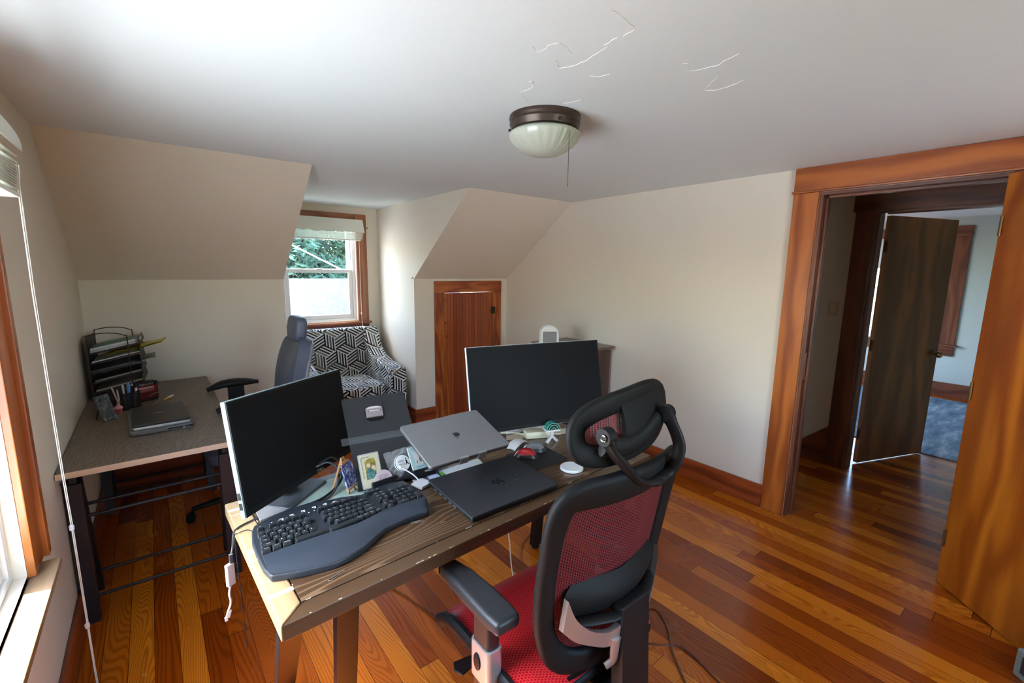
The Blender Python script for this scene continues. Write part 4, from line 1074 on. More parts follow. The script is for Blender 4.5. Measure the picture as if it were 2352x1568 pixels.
# palm rest swells in front of the keys
SEAM = [(.545, 1.247), (.60, 1.249), (.66, 1.249), (.727, 1.246), (.77, 1.243), (.812, 1.243), (.85, 1.252), (.897, 1.266), (.93, 1.272), (1.0, 1.276), (1.062, 1.277)]
def front_y(x):
    pts = sorted([(a, b) for a, b in OUT if b < 1.21] + [(1.064, 1.262), (.540, 1.17)])
    for (xa, ya), (xb, yb) in zip(pts, pts[1:]):
        if xa <= x <= xb: return ya + (yb - ya) * (x - xa) / (xb - xa + 1e-9)
    return 1.2
def seam_y(x):
    for (xa, ya), (xb, yb) in zip(SEAM, SEAM[1:]):
        if xa <= x <= xb: return ya + (yb - ya) * (x - xa) / (xb - xa)
    return 1.25
def palm(u, v):
    x = .548 + (1.060 - .548) * u; yf, ys_ = front_y(x) + .004, seam_y(x) - .001; y = yf + (ys_ - yf) * v
    z = .0195 + .0115 * math.sin(min(1, v * 1.5) * PI / 2) * math.sin(max(.03, min(.97, u)) * PI) ** .25
    return (x - KB[0], y - KB[1], z)
mb = MB(); mb.surf(palm, 44, 10, .006); obj('palm_rest', mb, plain('palm_rest', (.026, .034, .048), .42, grain=.0003, gscale=900, gstr=.2), kb, smooth=60)
mb = MB(); mb.surf(lambda u, v: (.548 - KB[0] + .512 * u, seam_y(.548 + .512 * u) + .002 + (.012 * v) - KB[1], .0205 + .006 * (1 - v)), 44, 2, .003); obj('front_ridge', mb, KBM, kb, smooth=60)
KEYS = {'Esc': (.567, 1.396), 'F1': (.599, 1.395), 'F2': (.62, 1.395), 'F3': (.642, 1.396), 'F4': (.664, 1.396), 'F5': (.686, 1.396), '`': (.563, 1.361), '1': (.583, 1.361), '2': (.604, 1.36), '3': (.625, 1.359), '4': (.647, 1.359), '5': (.669, 1.358), '6': (.692, 1.357), 'Tab': (.567, 1.335), 'Q': (.592, 1.336), 'W': (.613, 1.336), 'E': (.635, 1.336), 'R': (.658, 1.335), 'T': (.681, 1.335), 'Caps': (.566, 1.312), 'A': (.597, 1.310), 'S': (.618, 1.310), 'D': (.639, 1.310), 'F': (.661, 1.310), 'G': (.683, 1.309), 'Shift': (.570, 1.288), 'Z': (.607, 1.287), 'X': (.627, 1.287), 'C': (.648, 1.287), 'V': (.669, 1.287), 'B': (.690, 1.287), 'Ctrl': (.560, 1.266), 'option': (.587, 1.265), 'command': (.614, 1.264), ' ': (.677, 1.262), 'F6': (.742, 1.398), 'F7': (.761, 1.399), 'F8': (.781, 1.401), 'F9': (.8, 1.403), 'F10': (.82, 1.404), 'F11': (.841, 1.406), 'F12': (.862, 1.408), '7': (.746, 1.364), '8': (.765, 1.366), '9': (.784, 1.368), '0': (.804, 1.37), '-': (.824, 1.372), '=': (.844, 1.374), 'Back': (.872, 1.374), 'Y': (.741, 1.338), 'U': (.759, 1.339), 'I': (.778, 1.341), 'O': (.797, 1.343), 'P': (.817, 1.345), '[': (.837, 1.346), ']': (.857, 1.348), '\\': (.880, 1.350), 'H': (.752, 1.313), 'J': (.770, 1.315), 'K': (.789, 1.317), 'L': (.808, 1.319), ';': (.827, 1.321), "'": (.847, 1.323), 'Enter': (.877, 1.325), 'N': (.767, 1.289), 'M': (.785, 1.291), ',': (.804, 1.293), '.': (.823, 1.295), '/': (.843, 1.297), 'Shift ': (.876, 1.301), '  ': (.775, 1.260), 'command ': (.828, 1.269), 'option ': (.851, 1.273), 'Menu': (.872, 1.277), 'Ctrl ': (.894, 1.280), 'Prt': (.905, 1.412), 'Scr': (.925, 1.413), 'Pau': (.945, 1.414), 'Ins': (.927, 1.387), 'Del': (.928, 1.366), 'Pg': (.929, 1.345), 'Hom': (.947, 1.387), 'End': (.948, 1.367), 'Pg ': (.949, 1.347), '^': (.939, 1.325), '<': (.929, 1.304), '>': (.949, 1.305), 'v': (.939, 1.284), 'Num': (.979, 1.384), '/ ': (.999, 1.384), '*': (1.02, 1.385), '- ': (1.041, 1.386), '7 ': (.978, 1.359), '8 ': (.999, 1.360), '9 ': (1.02, 1.361), '+': (1.041, 1.349), '4 ': (.978, 1.334), '5 ': (.999, 1.335), '6 ': (1.02, 1.336), '1 ': (.978, 1.309), '2 ': (.999, 1.310), '3 ': (1.02, 1.311), 'Ent': (1.043, 1.299), '0 ': (.988, 1.285), '. ': (1.020, 1.287)}
SIZE = {'Tab': (.025, .022), 'Caps': (.029, .022), 'Shift': (.039, .022), 'Ctrl': (.026, .021), 'option': (.026, .021), 'command': (.026, .021), ' ': (.088, .019), '  ': (.092, .019), 'Back': (.036, .016), '\\': (.026, .018), 'Enter': (.036, .022), 'Shift ': (.042, .022), 'command ': (.024, .021), 'option ': (.021, .020), 'Ctrl ': (.021, .020), '+': (.019, .048), 'Ent': (.019, .048), '0 ': (.040, .021)}
nkey = 0
for ch, (x, y) in KEYS.items():
    w, d = SIZE.get(ch, (.0196, .0228) if x < .91 else (.0190, .0215))
    fn = ch.startswith('F') and len(ch) > 1 or ch in ('Esc', 'Prt', 'Scr', 'Pau')
    if fn: d = .0140; w = .0190
    ang = 0
    if ch == ' ': ang = .02
    elif ch == '  ': ang = .11
    elif .70 < x < .90 and not fn: ang = .08
    elif ch in ('command ', 'option ', 'Menu', 'Ctrl '): ang = .14
    Mk = Matrix.Translation((x - KB[0], y - KB[1], .0)) @ rot('Z', ang)
    zt = .033 + (.004 if .58 < x < .86 else 0) * (1 - abs(x - .72) / .2) + (.001 if fn else 0)
    mb = MB(); mb.prism(rrect(w, d, .002, 2), .0205, zt, .0008, M=Mk, seg=1, top_scale=.82 if w < .03 else .93)
    lab = ch.strip()
    if lab:
        mb.mi = 1
        tl = len(lab)
        hh = .0045 if tl == 1 else .0034
        ww = None if tl == 1 else min(w * .62, .0022 * tl)
        if lab in ('-', '.', ',', "'", '`', '^', '='): hh, ww = (.0012 if lab == '-' else .0018), (.003 if lab in '-=' else .0014)
        mb.text(lab, Mk @ Matrix.Translation((-w * .12 if tl == 1 else 0, d * .1, zt + .00025)), hh, ww)
    o = obj('key', mb, [KEYM, INK], kb, smooth=30, recalc=True)
    nkey += 1
KEYCOUNT = nkey
# hot buttons and lights along the back edge
mb = MB()
for (x, y) in ((.632, 1.428), (.664, 1.436), (.700, 1.441), (.735, 1.444), (.770, 1.443), (.800, 1.438)):
    mb.prism(rrect(.012, .005, .0015, 2, x - KB[0], y - KB[1]), .0202, .0212); mb.prism(arc((x - KB[0] + .002, y - KB[1] - .007), .0028, 0, 2 * PI, 10)[:-1], .0202, .0212)
for (x, y) in ((.712, 1.417), (.730, 1.420), (.748, 1.420)): mb.prism(arc((x - KB[0], y - KB[1]), .0022, 0, 2 * PI, 10)[:-1], .0202, .0212)
o = obj('shortcut_legends', mb, INK, kb, smooth=0); o['label'] = 'row of small white shortcut symbols'; o['kind'] = 'stuff'
mb = MB()
mb.tube(spline([(.62, 1.475, Z0 + .004), (.60, 1.52, Z0 + .0035), (.55, 1.505, Z0 + .0035), (.520, 1.49, Z0 + .003), (.505, 1.475, .758), (.497, 1.46, .72), (.492, 1.452, .704)], 8), .0028, 8)
usbc = thing('adapter_cable', 'black cable hanging over the left desk edge to a white adapter', 'cable', (.50, 1.46, .60))
obj('cable', mb, plain('cable_grey_black', (.03, .032, .034), .35), usbc, world=True)
mb = MB(); mb.prism(rrect(.012, .008, .003), 0, .030, .002, M=Matrix.Translation((.490, 1.449, .676))); obj('plug', mb, CHARCOAL, usbc, world=True)
mb = MB(); mb.prism(rrect(.026, .013, .004), 0, .072, .003, M=Matrix.Translation((.484, 1.449, .604)) @ rot('Z', .5)); obj('adapter_body', mb, WHITE, usbc, world=True)
mb = MB(); mb.tube(spline([(.482, 1.449, .604), (.477, 1.450, .575), (.479, 1.451, .545), (.470, 1.452, .518)], 8), .0032, 8); obj('short_lead', mb, WHITE, usbc, world=True)
mb = MB(); mb.prism(rrect(.012, .007, .002), 0, .022, .001, M=Matrix.Translation((.467, 1.452, .497)) @ rot('Y', .3)); mb.box((.459, 1.449, .488), (.467, 1.455, .499)); obj('lead_plug', mb, WHITE, usbc, world=True)
mb = MB(); mb.tube(spline([(.556, 1.43, Z0 + .002), (.54, 1.46, Z0 + .002), (.512, 1.455, Z0 + .002), (.503, 1.44, .755), (.503, 1.41, .62), (.506, 1.40, .40)], 6), .0012, 6)
mesh_thing('thin_cable', mb, BLACK, 'thin black wire falling down the left desk edge beside the adapter', 'cable', origin=(.505, 1.44, .76))

# copy holder --------------------------------------------------------
CHM = plane_frame((.905, 1.500, Z0 + .012), -.14, .80)
chd = thing('document_holder', 'black document holder with a grey clip leaning behind the small pictures', 'document holder', (1.03, 1.50, Z0))
mb = MB(); mb.prism(rrect(.262, .385, .010, 4, .131, .1925), -.010, 0, .002, M=CHM); obj('board', mb, plain('copy_board', (.018, .020, .022), .5), chd, world=True)
mb = MB(); mb.box((.16, .30, 0), (.1615, .385, .0006), M=CHM); mb.prism(rrect(.078, .062, .020, 5, .118, .298), .0002, .0030, .001, M=CHM); obj('clip_backing', mb, BLACK, chd, world=True)
mb = MB(); cp_ = [(.082, .278), (.150, .278), (.152, .318)] + [(.118 + .035 * math.cos(a), .316 + .012 * math.sin(a)) for a in [PI * k / 10 for k in range(1, 10)]] + [(.084, .318)]
mb.prism(cp_, .0032, .012, .002, M=CHM); cl = obj('clip', mb, plain('clip_grey', (.27, .22, .22), .45), chd, world=True)
mb = MB(); mb.prism([(.087, .316), (.149, .316)] + [(.118 + .031 * math.cos(a), .318 + .008 * math.sin(a)) for a in [PI * k / 8 for k in range(1, 8)]], .0121, .0132, 0, M=CHM); mb.box((.096, .303, .0121), (.140, .308, .0127), M=CHM); obj('clip_ridge', mb, plain('clip_light', (.55, .49, .48), .4), cl, world=True)
mb = MB(); mb.prism(arc((.094, .3055), .0022, 0, 2 * PI, 10)[:-1], .0121, .0128, M=CHM); mb.prism(arc((.142, .3055), .0022, 0, 2 * PI, 10)[:-1], .0121, .0128, M=CHM); obj('clip_rivet', mb, plain('rivet_red', (.10, .01, .015), .5), cl, world=True)
def clear_plastic(name, tint=(.85, .87, .88), a=.75):
    m, nt, b = new_mat(name); out = nt.nodes['Material Output']; setp(b, color=tint, rough=.15)
    tr = nt.nodes.new('ShaderNodeBsdfTransparent'); mx = nt.nodes.new('ShaderNodeMixShader'); mx.inputs[0].default_value = a
    nt.links.new(b.outputs[0], mx.inputs[1]); nt.links.new(tr.outputs[0], mx.inputs[2]); nt.links.new(mx.outputs[0], out.inputs[0]); return m
CLEAR = clear_plastic('clear_plastic', (.35, .36, .37), a=.92)
mb = MB(); mb.box((-.03, .175, .003), (.29, .205, .0045), .0005, M=CHM); mb.box((-.03, .1885, .0046), (.29, .1905, .006), M=CHM); obj('line_guide', mb, CLEAR, chd, world=True)
mb = MB(); mb.box((-.002, -.012, -.01), (.264, -.0005, .022), .002, M=CHM); obj('paper_ledge', mb, BLACK, chd, world=True)
mb = MB(); mb.bar(CHM @ Vector((.131, .30, -.012)), (1.07, 1.78, Z0 + .004), .06, .006, up=(0, -.7, .7), bev=.001)
mb2 = MB(); mb.bm.free(); mb2.bar(CHM @ Vector((.131, .21, -.0135)), (1.078, 1.680, Z0 + .004), .06, .005, up=(0, .7, .7), bev=.001); obj('rear_prop', mb2, BLACK, chd, world=True)

# framed madonna-like card -> plain seated figure in green and ochre
CM = plane_frame((.912, 1.4660, Z0 + .016), -.055, .523)
cd = thing('picture_card', 'cream picture card in a clear sleeve, propped behind the keyboard number block', 'picture card', (.95, 1.47, Z0))
mb = MB(); mb.prism(rrect(.079, .128, .004, 3, .0395, .064), -.0025, -.0005, 0, M=CM); obj('sleeve', mb, plain('sleeve_grey', (.30, .31, .29), .25), cd, world=True)
mb = MB(); mb.box((.0035, .0035, -.0004), (.0755, .1235, .0002), M=CM); obj('card', mb, plain('cream_card', (.47, .43, .29), .6), cd, world=True)
def art_material(name, stops, sx, sy, off=0.0):
    m, nt, b = new_mat(name); x, y, z = coords(nt)
    n = pnoise(nt, comb(nt, x * sx, y * sx + off, z * sy), 1.0, 3, .6)
    nt.links.new(ramp(nt, n, stops), b.inputs['Base Color']); setp(b, rough=.5); return m
mb = MB(); mb.prism([(.020, .032), (.058, .032), (.062, .10), (.056, .108), (.038, .108), (.022, .098)], .0002, .0008, M=CM)
pic = obj('picture', mb, art_material('ochre_backdrop', [(.3, (.12, .085, .015)), (.5, (.24, .18, .03)), (.7, (.36, .28, .07))], 60, 60), cd, world=True)
mb = MB(); mb.prism([(.021, .033), (.057, .033), (.0585, .050), (.051, .064), (.040, .074), (.030, .072), (.0225, .060)], .00082, .0011, M=CM); obj('painted_shape', mb, art_material('teal_shape', [(.3, (.012, .05, .045)), (.5, (.04, .13, .11)), (.75, (.16, .26, .22))], 90, 70), pic, world=True)
mb = MB(); mb.prism([(.043, .070), (.055, .060), (.060, .064), (.058, .078), (.049, .082)], .00112, .0013, M=CM); mb.prism(arc((.034, .083), .0075, 0, 2 * PI, 14)[:-1], .00112, .0013, M=CM); obj('painted_light_shape', mb, plain('art_cream', (.50, .40, .24), .6), pic, world=True)
mb = MB(); rr = random.Random(5)
for k in range(16): mb.box((.0085 + rr.uniform(0, .001), .038 + .0048 * k, .0003), (.0125 + rr.uniform(0, .002), .0412 + .0048 * k, .0006), M=CM)
for k in range(9): mb.box((.013 + .0032 * k, .1125 + rr.uniform(0, .001), .0003), (.0155 + .0032 * k, .1155 + rr.uniform(0, .0015), .0006), M=CM)
o = obj('border_script', mb, plain('script_grey', (.22, .20, .14), .7), cd, world=True, smooth=0)

# small easel with a blue and white picture
EM = plane_frame((.862, 1.492, Z0 + .026), .62, .26)
es = thing('mini_easel', 'miniature wooden easel holding a blue and white picture', 'easel', (.885, 1.52, Z0))
EW = plain('easel_wood', (.42, .22, .09), .5)
mb = MB(); mb.bar(EM @ Vector((.010, -.026, -.006)), EM @ Vector((.020, .112, -.006)), .007, .006, bev=.001, up=EM.to_3x3() @ Vector((0, 0, 1))); obj('leg', mb, EW, es, world=True)
mb = MB(); mb.bar(EM @ Vector((.046, -.026, -.006)), EM @ Vector((.030, .112, -.006)), .007, .006, bev=.001, up=EM.to_3x3() @ Vector((0, 0, 1))); obj('leg', mb, EW, es, world=True)
mb = MB(); mb.bar(EM @ Vector((.025, .104, -.012)), (.828, 1.556, Z0), .009, .007, bev=.001, up=(0, 0, 1)); o = obj('rear_leg', mb, EW, es, world=True)
mb = MB(); mb.box((-.004, -.007, -.003), (.060, -.0005, .010), .001, M=EM); obj('ledge', mb, EW, es, world=True)
mb = MB(); mb.box((.004, .088, -.003), (.046, .097, .004), .001, M=EM); obj('top_clamp', mb, EW, es, world=True)
mb = MB(); mb.box((.0, 0, -.002), (.058, .086, .003), .0005, M=EM); obj('canvas', mb, art_material('blue_art', [(.28, (.02, .02, .10)), (.46, (.05, .06, .24)), (.56, (.30, .33, .50)), (.7, (.62, .66, .72))], 110, 70), es, world=True)

# round badge on a holder, pin badge in its bag
hd = thing('card_holder', 'pink-white round card slotted in a black holder behind the keyboard', 'card holder', (1.0, 1.475, Z0))
HM = plane_frame((.945, 1.462, Z0 + .020), .10, .35)
mb = MB(); mb.prism(rrect(.105, .024, .008, 4, .052, .004), -.008, .010, .003, M=HM); obj('holder_bar', mb, BLACK, hd, world=True)
mb = MB(); mb.prism(arc((.047, .014), .036, 0, PI, 22), .0005, .002, 0, M=HM); o = obj('round_card', mb, plain('card_pinkwhite', (.62, .50, .52), .5), hd, world=True)
mb = MB(); mb.text('ELLEY', HM @ Matrix.Translation((.050, .0225, .0022)), .0095, .036); mb.box((.030, .030, .002), (.060, .0315, .0023), M=HM); obj('card_lettering', mb, plain('letter_red', (.22, .03, .05), .5), hd, world=True, smooth=0)
bdg = thing('pin_badge', 'round white pin badge with black lettering in a crinkled clear bag', 'badge', (1.08, 1.52, Z0))
BM = plane_frame((1.085, 1.505, Z0 + .062), .12, .55)
mb = MB(); mb.lathe([(.034, -.004), (.034, -.001), (.030, .003), (.001, .0042)], 32, BM); obj('badge_disc', mb, WHITEP, bdg, world=True)
mb = MB(); mb.tube([BM @ Vector((.0325 * math.cos(a), .0325 * math.sin(a), .001)) for a in [2 * PI * k / 32 for k in range(32)]], .0012, 6, closed=True); mb.text('HIGH', BM @ Matrix.Translation((-.007, .0075, .0046)), .0085, .024); mb.text('DICE', BM @ Matrix.Translation((-.006, -.0055, .0046)), .0085, .024)
mb.prism([(.008, -.010), (.013, -.002), (.012, .006), (.016, .009), (.019, .004), (.018, -.002), (.024, -.012), (.021, -.012), (.015, -.004), (.011, -.011)], .0043, .0048, M=BM); mb.prism(arc((.0165, .0125), .0028, 0, 2 * PI, 10)[:-1], .0043, .0048, M=BM)
obj('badge_lettering', mb, BLACK, bdg, world=True, smooth=0)
rr = random.Random(11)
mb = MB(); mb.surf(lambda u, v: ((u - .5) * .125 + rr.uniform(-.002, .002), (v - .5) * .105 + .004 + rr.uniform(-.002, .002), -.006 + rr.uniform(-.003, .003)), 9, 8, 0, M=BM); obj('clear_bag', mb, clear_plastic('crinkled_bag', a=.72), bdg, world=True, smooth=0)

# desk calendar stand
KM = plane_frame((1.113, 1.470, Z0 + .034), -.014, .62)
cal = thing('desk_calendar', 'small pale green flip calendar on a black stand beside the silver laptop', 'calendar', (1.15, 1.46, Z0))
mb = MB(); mb.box((0, 0, -.006), (.082, .093, -.001), .0006, M=KM); obj('page_block', mb, plain('page_edge', (.60, .62, .58), .7), cal, world=True)
mb = MB(); mb.box((.0008, .0005, -.0009), (.0815, .0925, 0), M=KM); obj('cover_page', mb, plain('page_green', (.34, .45, .44), .6), cal, world=True)
mb = MB(); mb.box((.018, .018, .0001), (.066, .068, .0006), M=KM); pg = obj('page_picture', mb, plain('page_cream', (.50, .50, .44), .6), cal, world=True)
mb = MB(); mb.prism([(.036, .030), (.050, .030), (.049, .046), (.046, .056), (.042, .060), (.038, .054)], .00065, .0009, M=KM); mb.prism([(.024, .024), (.028, .026), (.029, .036), (.024, .034)], .00065, .0009, M=KM); mb.bar(KM @ Vector((.030, .022, .0008)), KM @ Vector((.060, .034, .0008)), .0010, .0004); obj('drawn_shape', mb, plain('drawn_brown', (.16, .085, .055), .6), pg, world=True, smooth=0)
mb = MB()
for yy, n_ in ((.083, 9), (.0755, 6), (.008, 7)):
    for k in range(n_): mb.box((.041 - n_ * .0031 + .0062 * k, yy, .0001), (.041 - n_ * .0031 + .0062 * k + .0048, yy + .0028, .0004), M=KM)
obj('page_lines', mb, plain('page_ink', (.10, .17, .18), .6), cal, world=True, smooth=0)
mb = MB(); mb.prism([(-.004, -.034), (.088, -.034), (.086, -.001), (-.002, -.001)], -.012, .012, .003, M=KM); obj('stand', mb, BLACK, cal, world=True)
mb = MB(); mb.text('OVOTAI', KM @ Matrix.Translation((.058, -.016, .0124)), .0072, .034); obj('stand_lettering', mb, INK, cal, world=True, smooth=0)

# usb-c multiport adapter
ad = thing('multiport_adapter', 'square white adapter with a short white lead beside the number keys', 'adapter', (1.12, 1.39, Z0))
mb = MB(); mb.prism([(1.076, 1.418), (1.132, 1.440), (1.152, 1.388), (1.096, 1.366)], Z0, Z0 + .012, .003); obj('adapter_body', mb, WHITE, ad, world=True)
mb = MB(); mb.tube(spline([(1.118, 1.430, Z0 + .007), (1.105, 1.452, Z0 + .026), (1.085, 1.478, Z0 + .042), (1.072, 1.492, Z0 + .050)], 6), .0026, 8); obj('lead', mb, WHITE, ad, world=True)
mb = MB(); mb.tube([(1.073, 1.491, Z0 + .0495), (1.058, 1.510, Z0 + .059)], .0062, 10); obj('plug', mb, WHITE, ad, world=True)

# silver laptop on its stand
LM = plane_frame((1.052, 1.212, .920), .05, 1.235, -.022)
lp = thing('laptop', 'closed silver laptop tilted on a metal stand in the middle of the desk', 'laptop', (1.22, 1.30, .92), .05)
SG = plain('space_grey', (.30, .305, .32), .42, metal=.65)
mb = MB(); mb.prism(rrect(.349, .241, .011, 5, .1745, .1205), -.0075, 0, .0018, M=LM); obj('lid', mb, SG, lp, world=True)
mb = MB(); mb.prism(rrect(.347, .239, .011, 5, .1745, .1205), -.0165, -.0085, .002, M=LM); obj('base', mb, plain('space_grey_dark', (.10, .10, .11), .4, metal=.6), lp, world=True)
# fruit emblem, upside down from this side
def emblem(mb, M, k):
    pts = []
    for i in range(40):
        a = 2 * PI * i / 40; r_ = 1 + .10 * math.cos(2 * a) - .12 * math.exp(-((a - PI / 2) / .35) ** 2) - .08 * math.exp(-((a - 1.5 * PI) / .3) ** 2)
        x, y = .98 * r_ * math.cos(a), r_ * math.sin(a)
        d = math.hypot(x - 1.22, y - .12)
        if d < .52: 
            t = .52 / max(d, 1e-6); x, y = 1.22 + (x - 1.22) * t, .12 + (y - .12) * t
        pts.append((x * k, y * k))
    mb.prism(pts, .0001, .0004, M=M)
    mb.prism([(0.02 * k, 1.08 * k), (.22 * k, 1.12 * k), (.42 * k, 1.32 * k), (.46 * k, 1.58 * k), (.24 * k, 1.52 * k), (.06 * k, 1.32 * k)], .0001, .0004, M=M)
mb = MB(); emblem(mb, LM @ Matrix.Translation((.178, .125, .0001)) @ rot('Z', PI), .0135); obj('lid_emblem', mb, plain('emblem_dark', (.09, .092, .10), .25, metal=.8), lp, world=True, smooth=0)
st = thing('laptop_stand', 'metal laptop stand with two hooked lips under the silver laptop', 'stand', (1.24, 1.33, Z0))
MET = plain('stand_metal', (.42, .42, .42), .3, metal=.8)
for xx in (.135, .215):
    mb = MB(); mb.bar(LM @ Vector((xx, -.003, -.020)), LM @ Vector((xx, .215, -.020)), .035, .004, up=LM.to_3x3() @ Vector((0, 0, 1))); mb.bar(LM @ Vector((xx - .0, -.004, -.022)), LM @ Vector((xx, -.004, .002)), .036, .003, up=LM.to_3x3() @ Vector((0, 1, 0))); mb.bar(LM @ Vector((xx, -.005, .0022)), LM @ Vector((xx, .005, .0022)), .036, .002, up=LM.to_3x3() @ Vector((0, 0, 1)))
    obj('support_arm', mb, MET, st, world=True)
mb = MB(); mb.bar((1.235, 1.50, Z0 + .006), LM @ Vector((.175, .20, -.024)), .10, .006, up=(0, 1, 0), bev=.001); obj('upright', mb, MET, st, world=True)
mb = MB(); mb.prism(rrect(.20, .14, .01, 4, 1.235, 1.46), Z0 + .0005, Z0 + .006, .001); obj('stand_base', mb, MET, st, world=True)

# black laptop
HM2 = plane_frame((1.121, 1.0655, Z0 + .0235), -.004, PI / 2 - .035)
hp = thing('laptop', 'closed black laptop lying flat at the front of the near desk', 'laptop', (1.31, 1.20, Z0))
mb = MB(); mb.prism(rrect(.392, .302, .006, 4, .196, .151), -.0085, 0, .0015, M=HM2); obj('lid', mb, plain('laptop_black', (.024, .026, .029), .42, grain=.0001, gscale=1500, gstr=.1), hp, world=True)
mb = MB(); mb.prism(rrect(.388, .299, .006, 4, .196, .151), -.0215, -.0092, .003, M=HM2); obj('base', mb, BLACK, hp, world=True)
mb = MB()
for x0_, y0_, l_ in ((-.016, -.012, .026), (-.005, -.004, .046), (.008, -.004, .026), (.019, -.014, .046)):
    c0 = Vector((.205 + x0_, .150 + y0_, .0002)); mb.bar(HM2 @ (c0 + Vector((.0045 * (l_ / .046), -l_ / 2 + (.010 if x0_ > .01 else .012 if x0_ < -.01 else 0), 0))), HM2 @ (c0 + Vector((-.0045 * (l_ / .046), l_ / 2 + (.010 if x0_ > .01 else 0), 0))), .0042, .0004, up=(0, 0, 1))
obj('lid_emblem', mb, plain('emblem_black', (.004, .004, .004), .15), hp, world=True, smooth=0)
mb = MB()
for x0_, y0_, l_ in ((.216, .105, .006), (.17, .10, .004), (.27, .115, .018), (.30, .15, .004), (.18, .185, .010)): mb.box((x0_, y0_, .0001), (x0_ + l_, y0_ + .0016, .0004), M=HM2)
o = obj('scuff', mb, plain('scuff_grey', (.20, .21, .22), .6), hp, world=True, smooth=0); o['kind'] = 'stuff'
mb = MB(); 
for yy in (.10, .13, .165, .20, .235): mb.box((-.0004, yy, -.018), (.003, yy + .018, -.013), M=HM2)
o = obj('side_port', mb, plain('port_grey', (.07, .07, .07), .4), hp, world=True, smooth=0); o['kind'] = 'stuff'

# papers and cards under the laptops
def sheet(name, poly, z, m, label, cat, group=None, t=.0006):
    mb = MB(); mb.prism(poly, z, z + t); c = (sum(p[0] for p in poly) / len(poly), sum(p[1] for p in poly) / len(poly), z)
    return mesh_thing(name, mb, m, label, cat, group, origin=c, smooth=0)
sheet('paper_sheet', [(1.09, 1.40), (1.31, 1.42), (1.36, 1.56), (1.13, 1.58)], Z0 + .0, WHITEP, 'white sheet of paper under the silver laptop, nearest the calendar', 'paper')
sheet('paper_sheet', [(1.20, 1.37), (1.40, 1.39), (1.42, 1.47), (1.22, 1.46)], Z0 + .0062, plain('paper_grey', (.62, .64, .62), .8), 'greyish sheet of paper below the laptop stand lips', 'paper')
sheet('card', [(1.155, 1.40), (1.205, 1.395), (1.21, 1.445), (1.16, 1.45)], Z0 + .0070, plain('card_lilac', (.48, .52, .64), .6), 'pale lilac card sticking out behind the black laptop', 'card')
sheet('card', [(1.20, 1.40), (1.225, 1.40), (1.228, 1.445), (1.203, 1.445)], Z0 + .0070, plain('card_green', (.10, .32, .05), .6), 'bright green slip behind the black laptop', 'card')

# mouse mat, mice, charging puck
MT = plain('mat_black', (.010, .010, .011), .75)
mb = MB(); mb.prism(rrect(.215, .19, .018, 4), 0, .003, .001, M=Matrix.Translation((1.640, 1.335, Z0)) @ rot('Z', -.05)); mesh_thing('mouse_mat', mb, MT, 'black mouse mat half under the black laptop', 'mouse mat', origin=(1.640, 1.335, Z0))
def mouse(name, c, rz, l, w, h, topm, sidem, label, wheel=True):
    t = thing(name, label, 'computer mouse', c, rz)
    def sh(u, v, k=1.0):
        a = u * 2 * PI; rr_ = math.sin(v * PI / 2); 
        x = math.cos(a); y = math.sin(a)
        ex = math.copysign(abs(x) ** .75, x) * w / 2 * rr_ * (1 - .12 * (abs(y)) ** 2); ey = math.copysign(abs(y) ** .75, y) * l / 2 * rr_
        z = h * (1 - rr_ ** 3.2) * (1 - .25 * max(0, ey / (l / 2)) - .05 * max(0, -ey / (l / 2)))
        return (ex, ey, z * k + .004)
    mb = MB(); mb.surf(lambda u, v: sh(u, .02 + .98 * v), 36, 14, 0); bmesh.ops.remove_doubles(mb.bm, verts=mb.bm.verts[:], dist=1e-5); obj('side_shell', mb, sidem, t, smooth=70)
    mb = MB(); mb.surf(lambda u, v: Vector(sh(u,   .02 + .64 * v)) + Vector((0, 0, .0012)), 36, 12, 0); bmesh.ops.remove_doubles(mb.bm, verts=mb.bm.verts[:], dist=1e-5); obj('top_shell', mb, topm, t, smooth=70)
    mb = MB(); mb.prism([(w * .48 * math.cos(a) * (1 - .1 * abs(math.sin(a))), l * .48 * math.sin(a)) for a in [2 * PI * k / 28 for k in range(28)]], 0, .0045); obj('underside', mb, BLACK, t)
    if wheel:
        mb = MB(); mb.lathe([(.003, -.003), (.008, -.003), (.008, .003), (.003, .003)], 18, Matrix.Translation((0, l * .27, h * .80)) @ rot('Y', PI / 2)); obj('scroll_wheel', mb, CHARCOAL, t)
    return t
RED = plain('mouse_red', (.36, .008, .015), .22, coat=.6); 
ms = mouse('computer_mouse', (1.600, 1.362, Z0 + .0032), .75, .104, .060, .036, RED, plain('mouse_dark', (.03, .022, .024), .35), 'glossy red computer mouse on the black mouse mat')
mb = MB(); mb.text('logi', Matrix.Translation((0, -.035, .0325)) @ rot('X', .5), .0055, .014); obj('mouse_lettering', mb, INK, ms, smooth=0)
mouse('computer_mouse', (1.672, 1.392, Z0 + .0032), .85, .108, .063, .038, plain('mouse_grey', (.16, .165, .18), .25, coat=.4), plain('mouse_grey_side', (.035, .036, .04), .4), 'grey computer mouse just behind the red one')
mm = thing('computer_mouse', 'flat arched white mouse behind the red and grey ones', 'computer mouse', (1.658, 1.490, Z0), -1.25)
mb = MB(); mb.surf(lambda u, v: ((2 * u - 1) * .029 * (1 - .25 * abs(2 * v - 1) ** 3), (2 * v - 1) * .060, .022 * (1 - (2 * v - 1) ** 2) ** .8 + .004 - .005 * (2 * u - 1) ** 2), 12, 20, .004); obj('shell', mb, WHITE, mm, smooth=70)
mb = MB(); mb.prism(rrect(.045, .095, .016, 4), 0, .006, .001); obj('base_plate', mb, SILVER, mm)
pk = thing('charging_puck', 'round white wireless charging pad near the front edge of the desk', 'charging pad', (1.680, 1.160, Z0))
